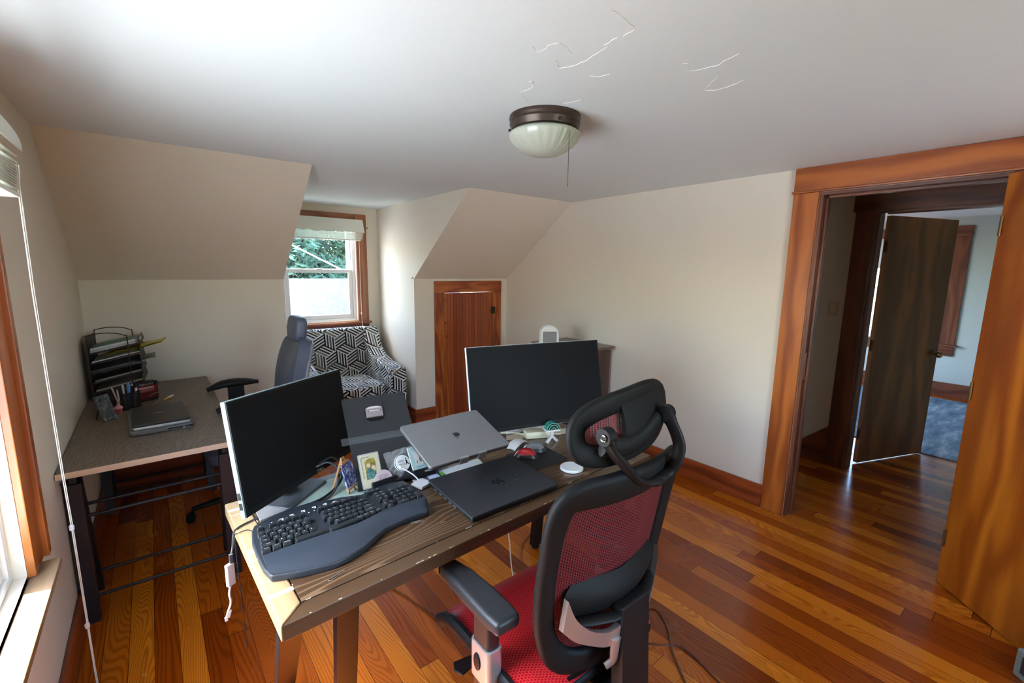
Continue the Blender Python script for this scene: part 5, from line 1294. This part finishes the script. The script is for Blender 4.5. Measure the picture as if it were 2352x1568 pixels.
mb = MB(); mb.lathe([(.045, 0), (.048, .002), (.048, .009), (.046, .0115), (.043, .0115)], 48); obj('body', mb, WHITE, pk)
mb = MB(); mb.lathe([(.0428, .0112), (.0428, .0116), (.001, .0117)], 48); obj('top_pad', mb, plain('pad_grey_white', (.62, .63, .63), .6), pk)
# white power supply, retainer stand, papers by the right monitor
pb = thing('power_supply', 'ivory white power brick with a ribbed cable under the right monitor', 'power supply', (1.815, 1.515, Z0), -.42)
mb = MB(); mb.box((-.075, -.028, 0), (.055, .028, .034), .006, 3); obj('brick', mb, IVORY, pb)
mb = MB(); mb.tube(spline([(.055, 0, .016), (.085, -.01, .012), (.11, .0, .006), (.13, .04, .005)], 6), .003, 8); obj('output_lead', mb, IVORY, pb)
mb = MB(); mb.tube(spline([(-.075, 0, .018), (-.10, .015, .018), (-.13, .045, .014), (-.18, .07, .008)], 6), .004, 8); obj('power_lead', mb, IVORY, pb)
mb = MB()
for k in range(6): mb.lathe([(.0055, -.0015), (.007, 0), (.0055, .0015)], 12, Matrix.Translation((-.082 - .006 * k, .003 + .0035 * k, .018)) @ rot('Z', -.5) @ rot('Y', PI / 2))
obj('strain_relief', mb, IVORY, pb)
sheet('paper_sheet', [(1.655, 1.575), (1.73, 1.545), (1.80, 1.565), (1.77, 1.62), (1.69, 1.62)], Z0, plain('paper_tan', (.58, .50, .36), .8), 'curled tan paper strip beside the white arched mouse', 'paper')
sheet('paper_sheet', [(1.86, 1.50), (1.985, 1.455), (2.01, 1.52), (1.90, 1.56)], Z0, plain('paper_ivory', (.66, .60, .46), .8), 'ivory paper strip at the right behind the small tooth stand', 'paper')
rs = thing('retainer_stand', 'white Y-shaped stand with a translucent green dome on top', 'stand', (1.815, 1.425, Z0), -.35)
mb = MB()
mb.bar((0, .0, .028), (0, .0, .062), .014, .012, up=(0, 1, 0), bev=.001); mb.bar((-.001, .0, .032), (-.030, -.008, .003), .013, .012, up=(0, 1, 0), bev=.001); mb.bar((.001, .0, .032), (.030, .004, .003), .013, .012, up=(0, 1, 0), bev=.001)
obj('tripod', mb, WHITE, rs)
mb = MB(); mb.box((-.036, -.022, .060), (.036, .022, .068), .002); obj('tray', mb, WHITE, rs)
GRN = clear_plastic('green_translucent', (.04, .30, .24), .35); GRL = plain('green_rim', (.25, .55, .50), .3)
mb = MB(); 
for ro in (.034, .024, .012):
    pts = arc((0, .068), ro, 0, PI, 24); ip = arc((0, .068), ro - .0018, PI, 0, 24)
    mb.prism(pts + ip, -.020, .020, 0, M=Matrix(((1, 0, 0, 0), (0, 0, -1, 0), (0, 1, 0, 0), (0, 0, 0, 1))))
obj('dome', mb, GRN, rs, smooth=50)
mb = MB()
for ro in (.034, .024, .012): mb.tube([(q[0], -.0205, q[1]) for q in arc((0, .068), ro, 0, PI, 24)], .0009, 6)
obj('dome_rim', mb, GRL, rs)
# paper clips
def paperclip(p, rz, label, l=.050):
    t = []
    w = .0065
    pts = [(-l * .28, w * .55), (l * .40, w * .55)] + [(l * .40 + w * .50 * math.cos(a), .05 * w + w * .50 * math.sin(a)) for a in [PI / 2 - PI * k / 6 for k in range(7)]] + [(-l * .42, -w * .45)] + [(-l * .42 + w * .65 * math.cos(a), w * .2 + w * .65 * math.sin(a)) for a in [-PI / 2 - PI * k / 6 for k in range(7)]] + [(l * .28, w * .85)]
    mb = MB(); mb.tube([(x, y, .0009) for x, y in pts], .0008, 6)
    o = obj('paper_clip', mb, CHROME); o.location = p; o.rotation_euler = (0, 0, rz); return tag(o, label, 'paper clip')
paperclip((.695, 1.076, Z0), .35, 'bent silver paper clip in front of the keyboard palm rest')
paperclip((.985, 1.207 - .025, Z0), -.28, 'silver paper clip by the right corner of the keyboard', .042)

# ------------------------------------------------------------------ things on the far desk
FZ = .7505
OG = Matrix.Translation((.172, 3.735, FZ)) @ rot('Z', -.05)
og = thing('paper_organizer', 'black wire-framed stacked paper tray tower in the corner of the far desk', 'paper organizer', (.172, 3.735, FZ), -.05)
def traym(k): return Matrix.Translation((0, 0, .070 + .060 * k)) @ rot('Y', -.21)
for k in range(5):
    Mk = traym(k); mb = MB()
    mb.box((-.122, -.16, 0), (.122, .16, .0015), M=Mk); mb.prism(rrect(.31, .042, .014, 4), .120, .1225, 0, M=Mk @ Matrix.Translation((0, 0, .018)) @ Matrix(((0, 0, 1, 0), (1, 0, 0, 0), (0, 1, 0, 0), (0, 0, 0, 1)))); mb.box((-.122, -.162, 0), (.122, -.160, .010), M=Mk)
    obj('tray', mb, plain('tray_black', (.02, .018, .016), .5) if k == 0 else bpy.data.materials['tray_black'], og)
mb = MB()
for y_ in (-.162, .162):
    mb.tube(spline([(-.128, y_, .0), (-.128, y_, .20), (-.128, y_, .385), (-.125, y_, .40), (-.06, y_, .413), (.01, y_, .408), (.055, y_, .39), (.06, y_, .375), (.06, y_, .18), (.06, y_, .0)], 4), .0028, 6)
mb.tube([(-.128, -.162, .003), (-.128, .162, .003)], .0028, 6); mb.tube([(-.128, -.162, .385), (-.128, .162, .385)], .0028, 6); mb.tube([(.06, -.162, .003), (.06, .162, .003)], .0028, 6)
obj('wire_frame', mb, IRON, og)
mb = MB(); mb.box((-.133, -.16, 0), (-.129, .16, .38), .001); obj('side_panel', mb, bpy.data.materials['tray_black'], og)
def in_tray(k, dx, dy, rz=0, dz=.0018): return OG @ traym(k) @ Matrix.Translation((dx, dy, dz)) @ rot('Z', rz)
def placed(name, M, label, cat, group=None):
    t = thing(name, label, cat, tuple(M.translation), 0, group); t.matrix_basis = M.copy(); t.rotation_mode = 'XYZ'
    t.location = M.to_translation(); t.rotation_euler = M.to_euler(); return t
def notebook(M, w, d, t, cov, pages, label):
    nb = placed('spiral_notebook', M, label, 'notebook')
    mb = MB(); mb.box((-w / 2, -d / 2, .001), (w / 2, d / 2, t - .001), .0005); obj('page_block', mb, pages, nb)
    mb = MB(); mb.box((-w / 2 - .001, -d / 2 - .001, t - .001), (w / 2 + .001, d / 2 + .001, t), .0003); obj('cover', mb, cov, nb)
    mb = MB(); mb.box((-w / 2 - .001, -d / 2 - .001, 0), (w / 2 + .001, d / 2 + .001, .001), .0003); obj('back_cover', mb, cov, nb)
    mb = MB()
    for k in range(26):
        x = -w / 2 + .008 + (w - .016) * k / 25
        mb.tube([(x, -d / 2 + .004 + .0065 * math.cos(a) - .004, t / 2 + (t / 2 + .002) * math.sin(a)) for a in [2 * PI * q / 8 for q in range(8)]], .0009, 4, closed=True)
    o = obj('spiral', mb, plain('spiral_white', (.6, .6, .58), .4) if 'spiral_white' not in bpy.data.materials else bpy.data.materials['spiral_white'], nb); return nb
notebook(in_tray(4, -.005, 0), .245, .20, .012, plain('cover_pink', (.52, .46, .50), .6), WHITEP, 'pale spiral notebook lying just under the green one on the tray tower')
notebook(in_tray(4, .0, .002, .01, .0145), .245, .20, .016, plain('cover_green', (.12, .24, .20), .6), WHITEP, 'green-covered spiral notebook on top of the tray tower')
t = placed('file_folder', in_tray(3, .06, -.02, -.12, .026), 'crumpled yellow folder sticking out of the tray tower', 'folder')
rr = random.Random(2)
mb = MB(); mb.surf(lambda u, v: ((u - .35) * .30, (v - .5) * .17, .008 + .004 * math.sin(u * 9 + v * 4) + .004 * u), 12, 8, .0008); obj('leaf', mb, plain('folder_yellow', (.62, .52, .06), .6), t, smooth=0)
mb = MB(); mb.surf(lambda u, v: ((u - .35) * .29, (v - .5) * .165, .001 + .003 * math.sin(u * 7 + v * 3) + .004 * u), 12, 8, .0008); obj('leaf', mb, bpy.data.materials['folder_yellow'], t, smooth=0)
def stackp(k, dx, dy, w, d, h, m, label, dz=.0018, rz=0):
    mb = MB(); mb.box((-w / 2, -d / 2, 0), (w / 2, d / 2, h), .0004); M = in_tray(k, dx, dy, rz, dz)
    o = obj('paper_stack', mb, m); o.matrix_basis = M; o.location = M.to_translation(); o.rotation_euler = M.to_euler(); return tag(o, label, 'papers')
stackp(3, -.0, 0, .236, .29, .012, plain('paper_white2', (.72, .74, .72), .8), 'thick white paper block in the second tray from the top')
stackp(2, .045, -.01, .28, .24, .005, plain('paper_grey2', (.38, .37, .38), .7), 'grey document with a barred tab jutting out of the middle tray', rz=.06)
stackp(2, -.02, 0, .22, .26, .010, plain('paper_dark2', (.10, .10, .11), .7), 'dark folder heap on top of the grey document in the middle tray', dz=.0075, rz=-.03)
notebook(in_tray(1, .0, .0), .235, .24, .012, plain('cover_brown', (.05, .032, .024), .6), plain('paper_cream2', (.45, .42, .34), .8), 'dark brown spiral notebook in the second tray from the bottom')
stackp(0, .0, 0, .235, .26, .012, plain('paper_beige', (.46, .42, .32), .8), 'beige envelopes in the bottom tray')

MESHM = mesh_fabric('black_mesh_metal', 1, 1, (.02, .02, .024), (.01, .01, .012), .7, .5)
ph = thing('pen_holder', 'black perforated pen holder full of pens in front of the tray tower', 'pen holder', (.195, 3.30, FZ), .62)
mb = MB()
def wall_s(a, b, hgt): mb.surf(lambda u, v: (a[0] + (b[0] - a[0]) * u, a[1] + (b[1] - a[1]) * u, hgt * v), 1, 1, 0, (16, 12))
for a, b in (((-.055, -.04), (.055, -.04)), ((.055, -.04), (.055, .04)), ((.055, .04), (-.055, .04)), ((-.055, .04), (-.055, -.04))): wall_s(a, b, .095)
obj('mesh_wall', mb, MESHM, ph, recalc=False, smooth=0)
mb = MB(); mb.box((-.055, -.04, 0), (.055, .04, .002)); obj('floor_plate', mb, BLACK, ph)
mb = MB(); mb.tube([(-.055, -.04, .095), (.055, -.04, .095), (.055, .04, .095), (-.055, .04, .095)], .002, 6, closed=True); obj('rim_wire', mb, BLACK, ph)
PH = basis(ph)
def pen(p0, p1, r, m, label, tipm=None):
    a, b = PH @ Vector(p0), PH @ Vector(p1)
    t = thing('pen', label, 'pen', tuple(a), 0, 'pens in the black holder')
    mb = MB(); mb.tube([a, b], r, 10); obj('barrel', mb, m, t, world=True)
    d = (b - a).normalized(); mb = MB(); mb.tube([b + d * .0002, b + d * .012], [r * .9, r * .5], 10); obj('cap', mb, tipm or m, t, world=True)
    del t['group']
pen((-.045, -.03, .004), (-.088, -.045, .140), .0045, plain('pen_pink', (.55, .36, .36), .4), 'pink and white pen leaning far out to the left of the holder', WHITE)
pen((-.04, -.02, .004), (-.068, -.05, .122), .004, plain('pen_white', (.6, .56, .55), .4), 'short white pen leaning left beside the pink one')
pen((-.015, -.02, .004), (-.022, -.025, .135), .006, clear_plastic('pen_clear', (.7, .7, .72), .35), 'clear pen with a white cap in the middle of the holder', WHITE)
pen((.01, -.01, .004), (.012, -.018, .140), .0085, plain('pen_blue', (.10, .25, .52), .4), 'thick light blue marker standing in the holder')
pen((.028, .0, .004), (.034, -.012, .128), .0055, plain('pen_navy', (.01, .015, .04), .3), 'navy pen standing right of the blue marker', CHROME)
pen((.042, -.01, .004), (.050, -.020, .112), .0065, WHITE, 'stubby white correction pen at the right side of the holder', CHARCOAL)
bx = thing('product_box', 'black and red product box standing beside the pen holder', 'box', (.285, 3.43, FZ), .42)
mb = MB(); mb.box((-.055, -.03, 0), (.055, .03, .118), .001); obj('carton', mb, plain('carton_black', (.012, .010, .010), .35), bx)
mb = MB(); mb.box((-.05, -.0308, .062), (.052, -.0301, .100)); mb.box((-.05, -.0308, .020), (.052, -.0301, .058)); obj('red_panel', mb, plain('carton_red', (.16, .008, .012), .35), bx)
mb = MB(); mb.box((-.046, -.0313, .064), (.034, -.0309, .090)); obj('window_panel', mb, plain('carton_pink', (.50, .36, .33), .5), bx)
mb = MB(); mb.box((-.046, -.0317, .060), (.034, -.0314, .080)); obj('photo_strip', mb, plain('carton_rose', (.26, .07, .065), .5), bx)
mb = MB(); mb.text('TREVLIGT', Matrix.Translation((-.005, -.0311, .107)) @ rot('X', PI / 2), .0075, .075); obj('carton_lettering', mb, INK, bx, smooth=0)
cb = thing('mini_chalkboard', 'small chalkboard with a white scrolled border leaning on a black stand', 'chalkboard', (.13, 3.10, FZ))
BMM = plane_frame((.112, 3.045, FZ + .001), .85, .30) @ Matrix.Diagonal((1.12, 1.55, 1, 1))
mb = MB(); mb.box((0, 0, -.004), (.072, .092, 0), .0006, M=BMM); obj('board', mb, plain('slate', (.055, .065, .075), .5), cb, world=True)
mb = MB(); rr = random.Random(8)
for k in range(60):
    s_ = rr.random(); e_ = rr.choice('lrtb'); o_ = rr.uniform(.003, .013)
    x_, y_ = {'l': (o_, s_ * .092), 'r': (.072 - o_, s_ * .092), 't': (s_ * .072, .092 - o_), 'b': (s_ * .072, o_)}[e_]
    x_ = min(max(x_, .002), .068); y_ = min(max(y_, .002), .088); mb.box((x_, y_, .0001), (x_ + rr.uniform(.001, .004), y_ + rr.uniform(.001, .004), .0004), M=BMM)
for k in range(5): mb.box((.022 + .006 * k, .034 + .004 * k, .0001), (.0235 + .006 * k, .056 + .004 * k - .01 * (k % 2), .0004), M=BMM)
o = obj('chalk_marks', mb, plain('chalk', (.45, .48, .50), .8), cb, world=True, smooth=0); o['kind'] = 'stuff'
mb = MB(); mb.bar(BMM @ Vector((.036, .085, -.005)), (.075, 3.155, FZ), .05, .004, up=(1, 0, 0)); obj('easel_stand', mb, BLACK, cb, world=True)
ck = thing('cupcake_trinket', 'pink cupcake-shaped trinket in front of the pen holder', 'trinket', (.165, 3.20, FZ))
mb = MB(); mb.lathe([(.012, 0), (.018, .026), (.0185, .028)], 24, ripple=lambda a, z: .04 * math.sin(a * 14)); obj('cup', mb, plain('trinket_pink', (.58, .10, .13), .35), ck)
mb = MB(); mb.lathe([(.0195, .0285), (.021, .032), (.017, .040), (.010, .045), (.006, .048), (.001, .0485)], 24); obj('icing', mb, plain('trinket_icing', (.62, .30, .36), .4), ck)
mb = MB(); mb.lathe([(.001, .0486), (.0055, .051), (.0055, .056), (.001, .059)], 14); obj('cherry', mb, plain('trinket_cherry', (.65, .35, .32), .35), ck)
hl_ = thing('highlighter', 'white pen with a yellow tip lying behind the dark laptop on the far desk', 'pen', (.388, 3.39, FZ))
mb = MB(); mb.tube([(.392, 3.40, FZ + .007), (.415, 3.44, FZ + .007)], .0065, 10); obj('barrel', mb, WHITE, hl_, world=True)
mb = MB(); mb.tube([(.3915, 3.399, FZ + .007), (.372, 3.365, FZ + .006)], [.006, .003], 10); obj('tip', mb, plain('tip_yellow', (.75, .42, .02), .4), hl_, world=True)
fl = thing('laptop', 'dark laptop with a silver edge lying on its sleeve on the far desk', 'laptop', (.345, 2.90, FZ + .024), .045)
mb = MB(); mb.prism(rrect(.232, .365, .012), 0, .014, .003); obj('base', mb, SILVER, fl)
mb = MB(); mb.prism(rrect(.232, .365, .012), .0145, .028, .003); obj('lid', mb, plain('lid_dark', (.030, .028, .028), .35, metal=.3), fl)
mb = MB(); mb.box((-.030, -.006, .0281), (.000, -.0045, .0285)); mb.box((.0, .0045, .0281), (.030, .006, .0285)); mb.box((-.010, -.006, .0281), (.010, .006, .0285)); obj('lid_emblem', mb, SILVER, fl, smooth=0)
sl = thing('laptop_sleeve', 'grey zipped sleeve under the dark laptop on the far desk', 'laptop sleeve', (.345, 2.90, FZ), .045)
mb = MB(); mb.prism(rrect(.258, .395, .025), 0, .0235, .009, seg=4); obj('pouch', mb, plain('sleeve_felt', (.13, .125, .13), .9, grain=.001, gscale=500, gstr=.3), sl)
mb = MB(); mb.box((.02, -.1995, .009), (.124, -.195, .0155), .001); obj('zipper', mb, BLACK, sl)
mb = MB(); mb.prism(rrect(.010, .020, .003), -.002, .0, 0, M=Matrix.Translation((.085, -.2005, .004)) @ rot('X', PI / 2)); obj('zip_pull', mb, CHROME, sl)
mb = MB(); mb.tube(spline([(.30, 3.40, FZ + .03), (.34, 3.395, FZ + .05), (.352, 3.36, FZ + .042), (.338, 3.31, FZ + .012), (.31, 3.27, FZ + .006), (.28, 3.25, FZ + .006)], 6), .003, 8); mesh_thing('looped_cable', mb, plain('cable_brown', (.16, .14, .12), .5), 'short grey cable looping from the product box to the dark laptop', 'cable', origin=(.32, 3.3, FZ))

# ------------------------------------------------------------------ cables on the floor, grey box by the door
FC = plain('brown_cord', (.12, .035, .012), .4)
mb = MB(); mb.tube(spline([(1.06, 2.2, .005), (1.19, 1.83, .005), (1.24, 1.62, .005), (1.30, 1.44, .005), (1.42, 1.25, .005), (1.62, 1.10, .005)], 8), .0036, 8); mesh_thing('floor_cable', mb, FC, 'dark red cable on the floor left of the red chair', 'cable', origin=(1.25, 1.6, 0))
mb = MB(); mb.tube(spline([(1.75, 1.15, .005), (1.95, 1.05, .005), (2.10, 1.0, .005), (2.06, .90, .0055), (1.95, .80, .005), (1.87, .70, .005), (1.80, .60, .005)], 8), .0045, 8); mesh_thing('floor_cable', mb, plain('cord_tan', (.16, .06, .02), .4), 'thick brown cable curving on the floor right of the red chair', 'cable', origin=(1.95, .85, 0))
mb = MB(); mb.tube(spline([(1.80, .98, .012), (1.92, .86, .013), (2.00, .78, .006), (1.97, .62, .005), (1.93, .45, .005)], 8), .003, 8); mesh_thing('floor_cable', mb, plain('cord_red', (.09, .008, .006), .4), 'thin dark red cable crossing over the brown one right of the red chair', 'cable', origin=(1.95, .75, 0))
mb = MB(); mb.tube(spline([(1.68, 1.62, Z0 - TH - .02), (1.63, 1.56, .42), (1.62, 1.50, .30), (1.635, 1.49, .12), (1.66, 1.47, .006), (1.75, 1.45, .005)], 8), .003, 8); mesh_thing('hanging_cable', mb, plain('cord_cream', (.62, .52, .40), .5), 'cream cable hanging behind the desk down to the floor', 'cable', origin=(1.64, 1.5, .3))
mb = MB(); mb.tube(spline([(2.12, 1.83, .005), (2.02, 1.80, .005), (1.93, 1.76, .005), (1.85, 1.68, .005), (1.80, 1.60, .005)], 8), .002, 8); mesh_thing('floor_cable', mb, FC, 'thin brown wire on the floor behind the right desk leg', 'cable', origin=(1.95, 1.75, 0))
gb = thing('storage_box', 'grey plastic box on the floor in front of the open door', 'box', (2.975, -.20, 0), -.80)
mb = MB(); mb.box((-.09, -.06, 0), (.09, .06, .12), .008, 3); obj('case', mb, plain('box_greygreen', (.20, .24, .22), .5), gb)
mb = MB(); mb.box((-.093, -.03, .03), (-.0895, .03, .10), .001); mb2 = None; obj('slot_panel', mb, CHARCOAL, gb)

# ------------------------------------------------------------------ outdoors
mb = MB(); mb.box((-60, -60, -3.6), (-1.5, 60, -3.5)); g1 = struct('ground_left', mb, plain('bounce_ground', (.60, .58, .54), .9))  # unseen ground, kept pale to bounce sunlight up onto the ceiling
mb = MB(); mb.box((-1.5, 6.5, -3.6), (60, 90, -3.5)); mb.box((-1.5, -60, -3.6), (60, -3.0, -3.5)); g2 = struct('ground_yard', mb, plain('lawn', (.10, .12, .06), .95))
def shingle():
    m, nt, b = new_mat('roof_shingle'); x, y, z = coords(nt)
    n = pnoise(nt, comb(nt, x * .5, y * .5, z * .5), 1.0, 4); n2 = pnoise(nt, comb(nt, x * 9.0, y * 5.0, z * 5.0), 1.0, 4)
    c = ramp(nt, n * .6 + n2 * .4, [(.3, (.034, .035, .037)), (.5, (.048, .049, .051)), (.62, (.066, .066, .066)), (.72, (.020, .023, .022))])
    nt.links.new(c, b.inputs['Base Color']); setp(b, rough=.95, spec=.1); return m
nh = thing('neighbour_house', 'grey shingled roof of the neighbouring house seen through the dormer window', 'house', (5, 16, -3.5))
mb = MB(); RX0, RX1 = -3, 16
mb.raw([(RX0, 9.6, -2.6), (RX1, 9.6, -2.6), (RX1, 16.2, 1.16), (RX0, 16.2, 1.16), (RX1, 22.8, -2.6), (RX0, 22.8, -2.6), (RX0, 9.6, -2.8), (RX1, 9.6, -2.8), (RX1, 16.2, .95), (RX0, 16.2, .95), (RX1, 22.8, -2.8), (RX0, 22.8, -2.8)],
       [(0, 1, 2, 3), (3, 2, 4, 5), (7, 6, 9, 8), (8, 9, 11, 10), (0, 6, 7, 1), (4, 10, 11, 5), (1, 7, 8, 2), (2, 8, 10, 4), (0, 3, 9, 6), (3, 5, 11, 9)])
obj('roof', mb, shingle(), nh, world=True, smooth=0)
mb = MB(); mb.box((RX0 + .5, 10.2, -3.5), (RX1 - .5, 22.2, -2.66)); obj('wall', mb, plain('siding', (.4, .4, .38), .8), nh, world=True)
rr = random.Random(21)
def leaf_mat(name, c0, c1):
    m, nt, b = new_mat(name); oi = nt.nodes.new('ShaderNodeTexCoord'); n = pnoise(nt, oi.outputs['Object'], .9, 4)
    nt.links.new(ramp(nt, n, [(.35, c0), (.65, c1)]), b.inputs['Base Color']); setp(b, rough=.7, spec=.2); return m
LEAVES = [leaf_mat('leaf_dark', (.03, .075, .05), (.11, .19, .12)), leaf_mat('leaf_mid', (.05, .11, .06), (.17, .25, .14))]
def tree(c, r, h, k, label):
    t = thing('tree', label, 'tree', (*c, -3.5), 0, 'trees behind the neighbouring roof'); del t['group']
    mb = MB(); mb.tube(spline([(c[0], c[1], -3.5), (c[0] + .2, c[1], 0), (c[0] - .1, c[1] + .1, h * .6)], 4), [.28, .27, .25, .24, .22, .2, .18, .15, .10], 10); obj('trunk', mb, plain('bark', (.05, .04, .03), .9) if 'bark' not in bpy.data.materials else bpy.data.materials['bark'], t, world=True)
    mb = MB(); clumps = []
    for i in range(44):
        a = rr.uniform(0, 2 * PI); q = rr.random() ** .5; z = h * rr.random() ** 1.5 - .4
        sh_ = math.sqrt(max(.08, 1 - ((z - h * .4) / (h * .75)) ** 2))
        clumps.append((c[0] + math.cos(a) * r * q * sh_, c[1] + math.sin(a) * r * q * sh_, z, rr.uniform(.8, 1.3)))
    vs, fs = [], []
    for cx_, cy_, cz_, cr in clumps:
        for i in range(230):
            d = Vector((rr.gauss(0, 1), rr.gauss(0, 1), rr.gauss(0, 1))).normalized() * cr * rr.random() ** .4
            p = Vector((cx_, cy_, cz_)) + d; s_ = rr.uniform(.09, .20); e1 = Vector((rr.gauss(0, 1), rr.gauss(0, 1), rr.gauss(0, 1))).normalized(); e2 = e1.orthogonal().normalized()
            n0 = len(vs); vs += [p - e1 * s_ * 1.6, p + e2 * s_ * .6, p + e1 * s_ * 1.6, p - e2 * s_ * .6]; fs.append((n0, n0 + 1, n0 + 2, n0 + 3))
    me = bpy.data.meshes.new('foliage'); mb.bm.free(); me.from_pydata([tuple(v) for v in (basis(t).inverted() @ w_ for w_ in vs)], [], fs); me.materials.append(LEAVES[k])
    o = bpy.data.objects.new('foliage', me); COL.objects.link(o); o.parent = t
tree((6.2, 26.5), 2.2, 6.5, 0, 'dark green tree rising left of centre behind the neighbouring roof')
tree((11.6, 27.0), 2.2, 7.5, 1, 'lighter green tree at the right behind the neighbouring roof')
tree((9.6, 33.5), 3.0, 9.5, 0, 'tall dark tree furthest back between the two nearer trees')
mb = MB(); mb.tube([Vector((-2.5, 9.3, 4.55)) + Vector((12.5, 0, -6.17)) * t - Vector((0, 0, .12 * math.sin(PI * t))) for t in [k / 24 for k in range(25)]], .015, 6); mesh_thing('power_line', mb, plain('line_pale', (.5, .5, .48), .6), 'pale power line crossing diagonally in front of the trees outside', 'power line', origin=(3.0, 9.3, 1.8))

# ------------------------------------------------------------------ camera
cam = bpy.data.cameras.new('camera'); co = bpy.data.objects.new('camera', cam); COL.objects.link(co)
cam.sensor_fit = 'HORIZONTAL'; cam.sensor_width = 36; cam.lens = 36 * 1036.2582 / 2352; cam.clip_start = .02; cam.clip_end = 300
yaw, pit, rol = .6723, .1601, .0139
fw = Vector((math.sin(yaw) * math.cos(pit), math.cos(yaw) * math.cos(pit), -math.sin(pit)))
r0 = Vector((math.cos(yaw), -math.sin(yaw), 0)); u0 = r0.cross(fw)
r = math.cos(rol) * r0 + math.sin(rol) * u0; u = -math.sin(rol) * r0 + math.cos(rol) * u0
m = Matrix((r, u, -fw)).transposed().to_4x4(); m.translation = (.3727, -.0705, 1.5829)
co.matrix_world = m
S.camera = co

# ------------------------------------------------------------------ light: sky, sun, window portals
wd = bpy.data.worlds.new('sky'); S.world = wd; wd.use_nodes = True
nt = wd.node_tree; bg = nt.nodes['Background']
sky = nt.nodes.new('ShaderNodeTexSky'); sky.sky_type = 'NISHITA'; sky.sun_disc = False
sky.sun_elevation = math.radians(58); sky.sun_rotation = math.radians(-70); sky.air_density = 1.0; sky.dust_density = 1.5
nt.links.new(sky.outputs[0], bg.inputs[0]); bg.inputs[1].default_value = 1.0
sun = bpy.data.lights.new('sun', 'SUN'); sun.energy = 12; sun.angle = math.radians(.6); sun.color = (1, .96, .91)
so = bpy.data.objects.new('sun', sun); COL.objects.link(so)
so.rotation_euler = Vector((1, -.25, -2.1)).to_track_quat('-Z', 'Y').to_euler()
def portal(loc, d, w, h):
    l = bpy.data.lights.new('window_portal', 'AREA'); l.shape = 'RECTANGLE'; l.size = w; l.size_y = h
    l.cycles.is_portal = True
    o = bpy.data.objects.new('window_portal', l); COL.objects.link(o); o.location = loc
    o.rotation_euler = Vector(d).to_track_quat('-Z', 'Z').to_euler()
portal((-.16, (LW[0] + LW[1]) / 2, (LW[2] + LW[3]) / 2), (1, 0, 0), LW[1] - LW[0], LW[3] - LW[2])
portal(((DW[0] + DW[1]) / 2, YD + .14, (DW[2] + DW[3]) / 2), (0, -1, 0), DW[1] - DW[0], DW[3] - DW[2])
portal(((FILL_WIN[0] + FILL_WIN[1]) / 2, YF - .14, (FILL_WIN[2] + FILL_WIN[3]) / 2), (0, 1, 0), FILL_WIN[1] - FILL_WIN[0], FILL_WIN[3] - FILL_WIN[2])  # portal of the added window behind the camera
portal((XB + .14, 1.52, 1.37), (-1, 0, 0), .96, 1.35)
portal((6.6, 3.34, 1.35), (0, -1, 0), 1.8, 1.5)  # portal of the added bedroom opening

S.view_settings.view_transform = 'Standard'; S.view_settings.look = 'None'
S.view_settings.gamma = 1; S.view_settings.use_curve_mapping = False
S.view_settings.exposure = 1.9
cy = S.cycles
cy.max_bounces = 14; cy.diffuse_bounces = 10; cy.glossy_bounces = 4; cy.transmission_bounces = 6; cy.transparent_max_bounces = 12
cy.use_denoising = True; cy.sample_clamp_indirect = 8; cy.caustics_reflective = False; cy.caustics_refractive = False
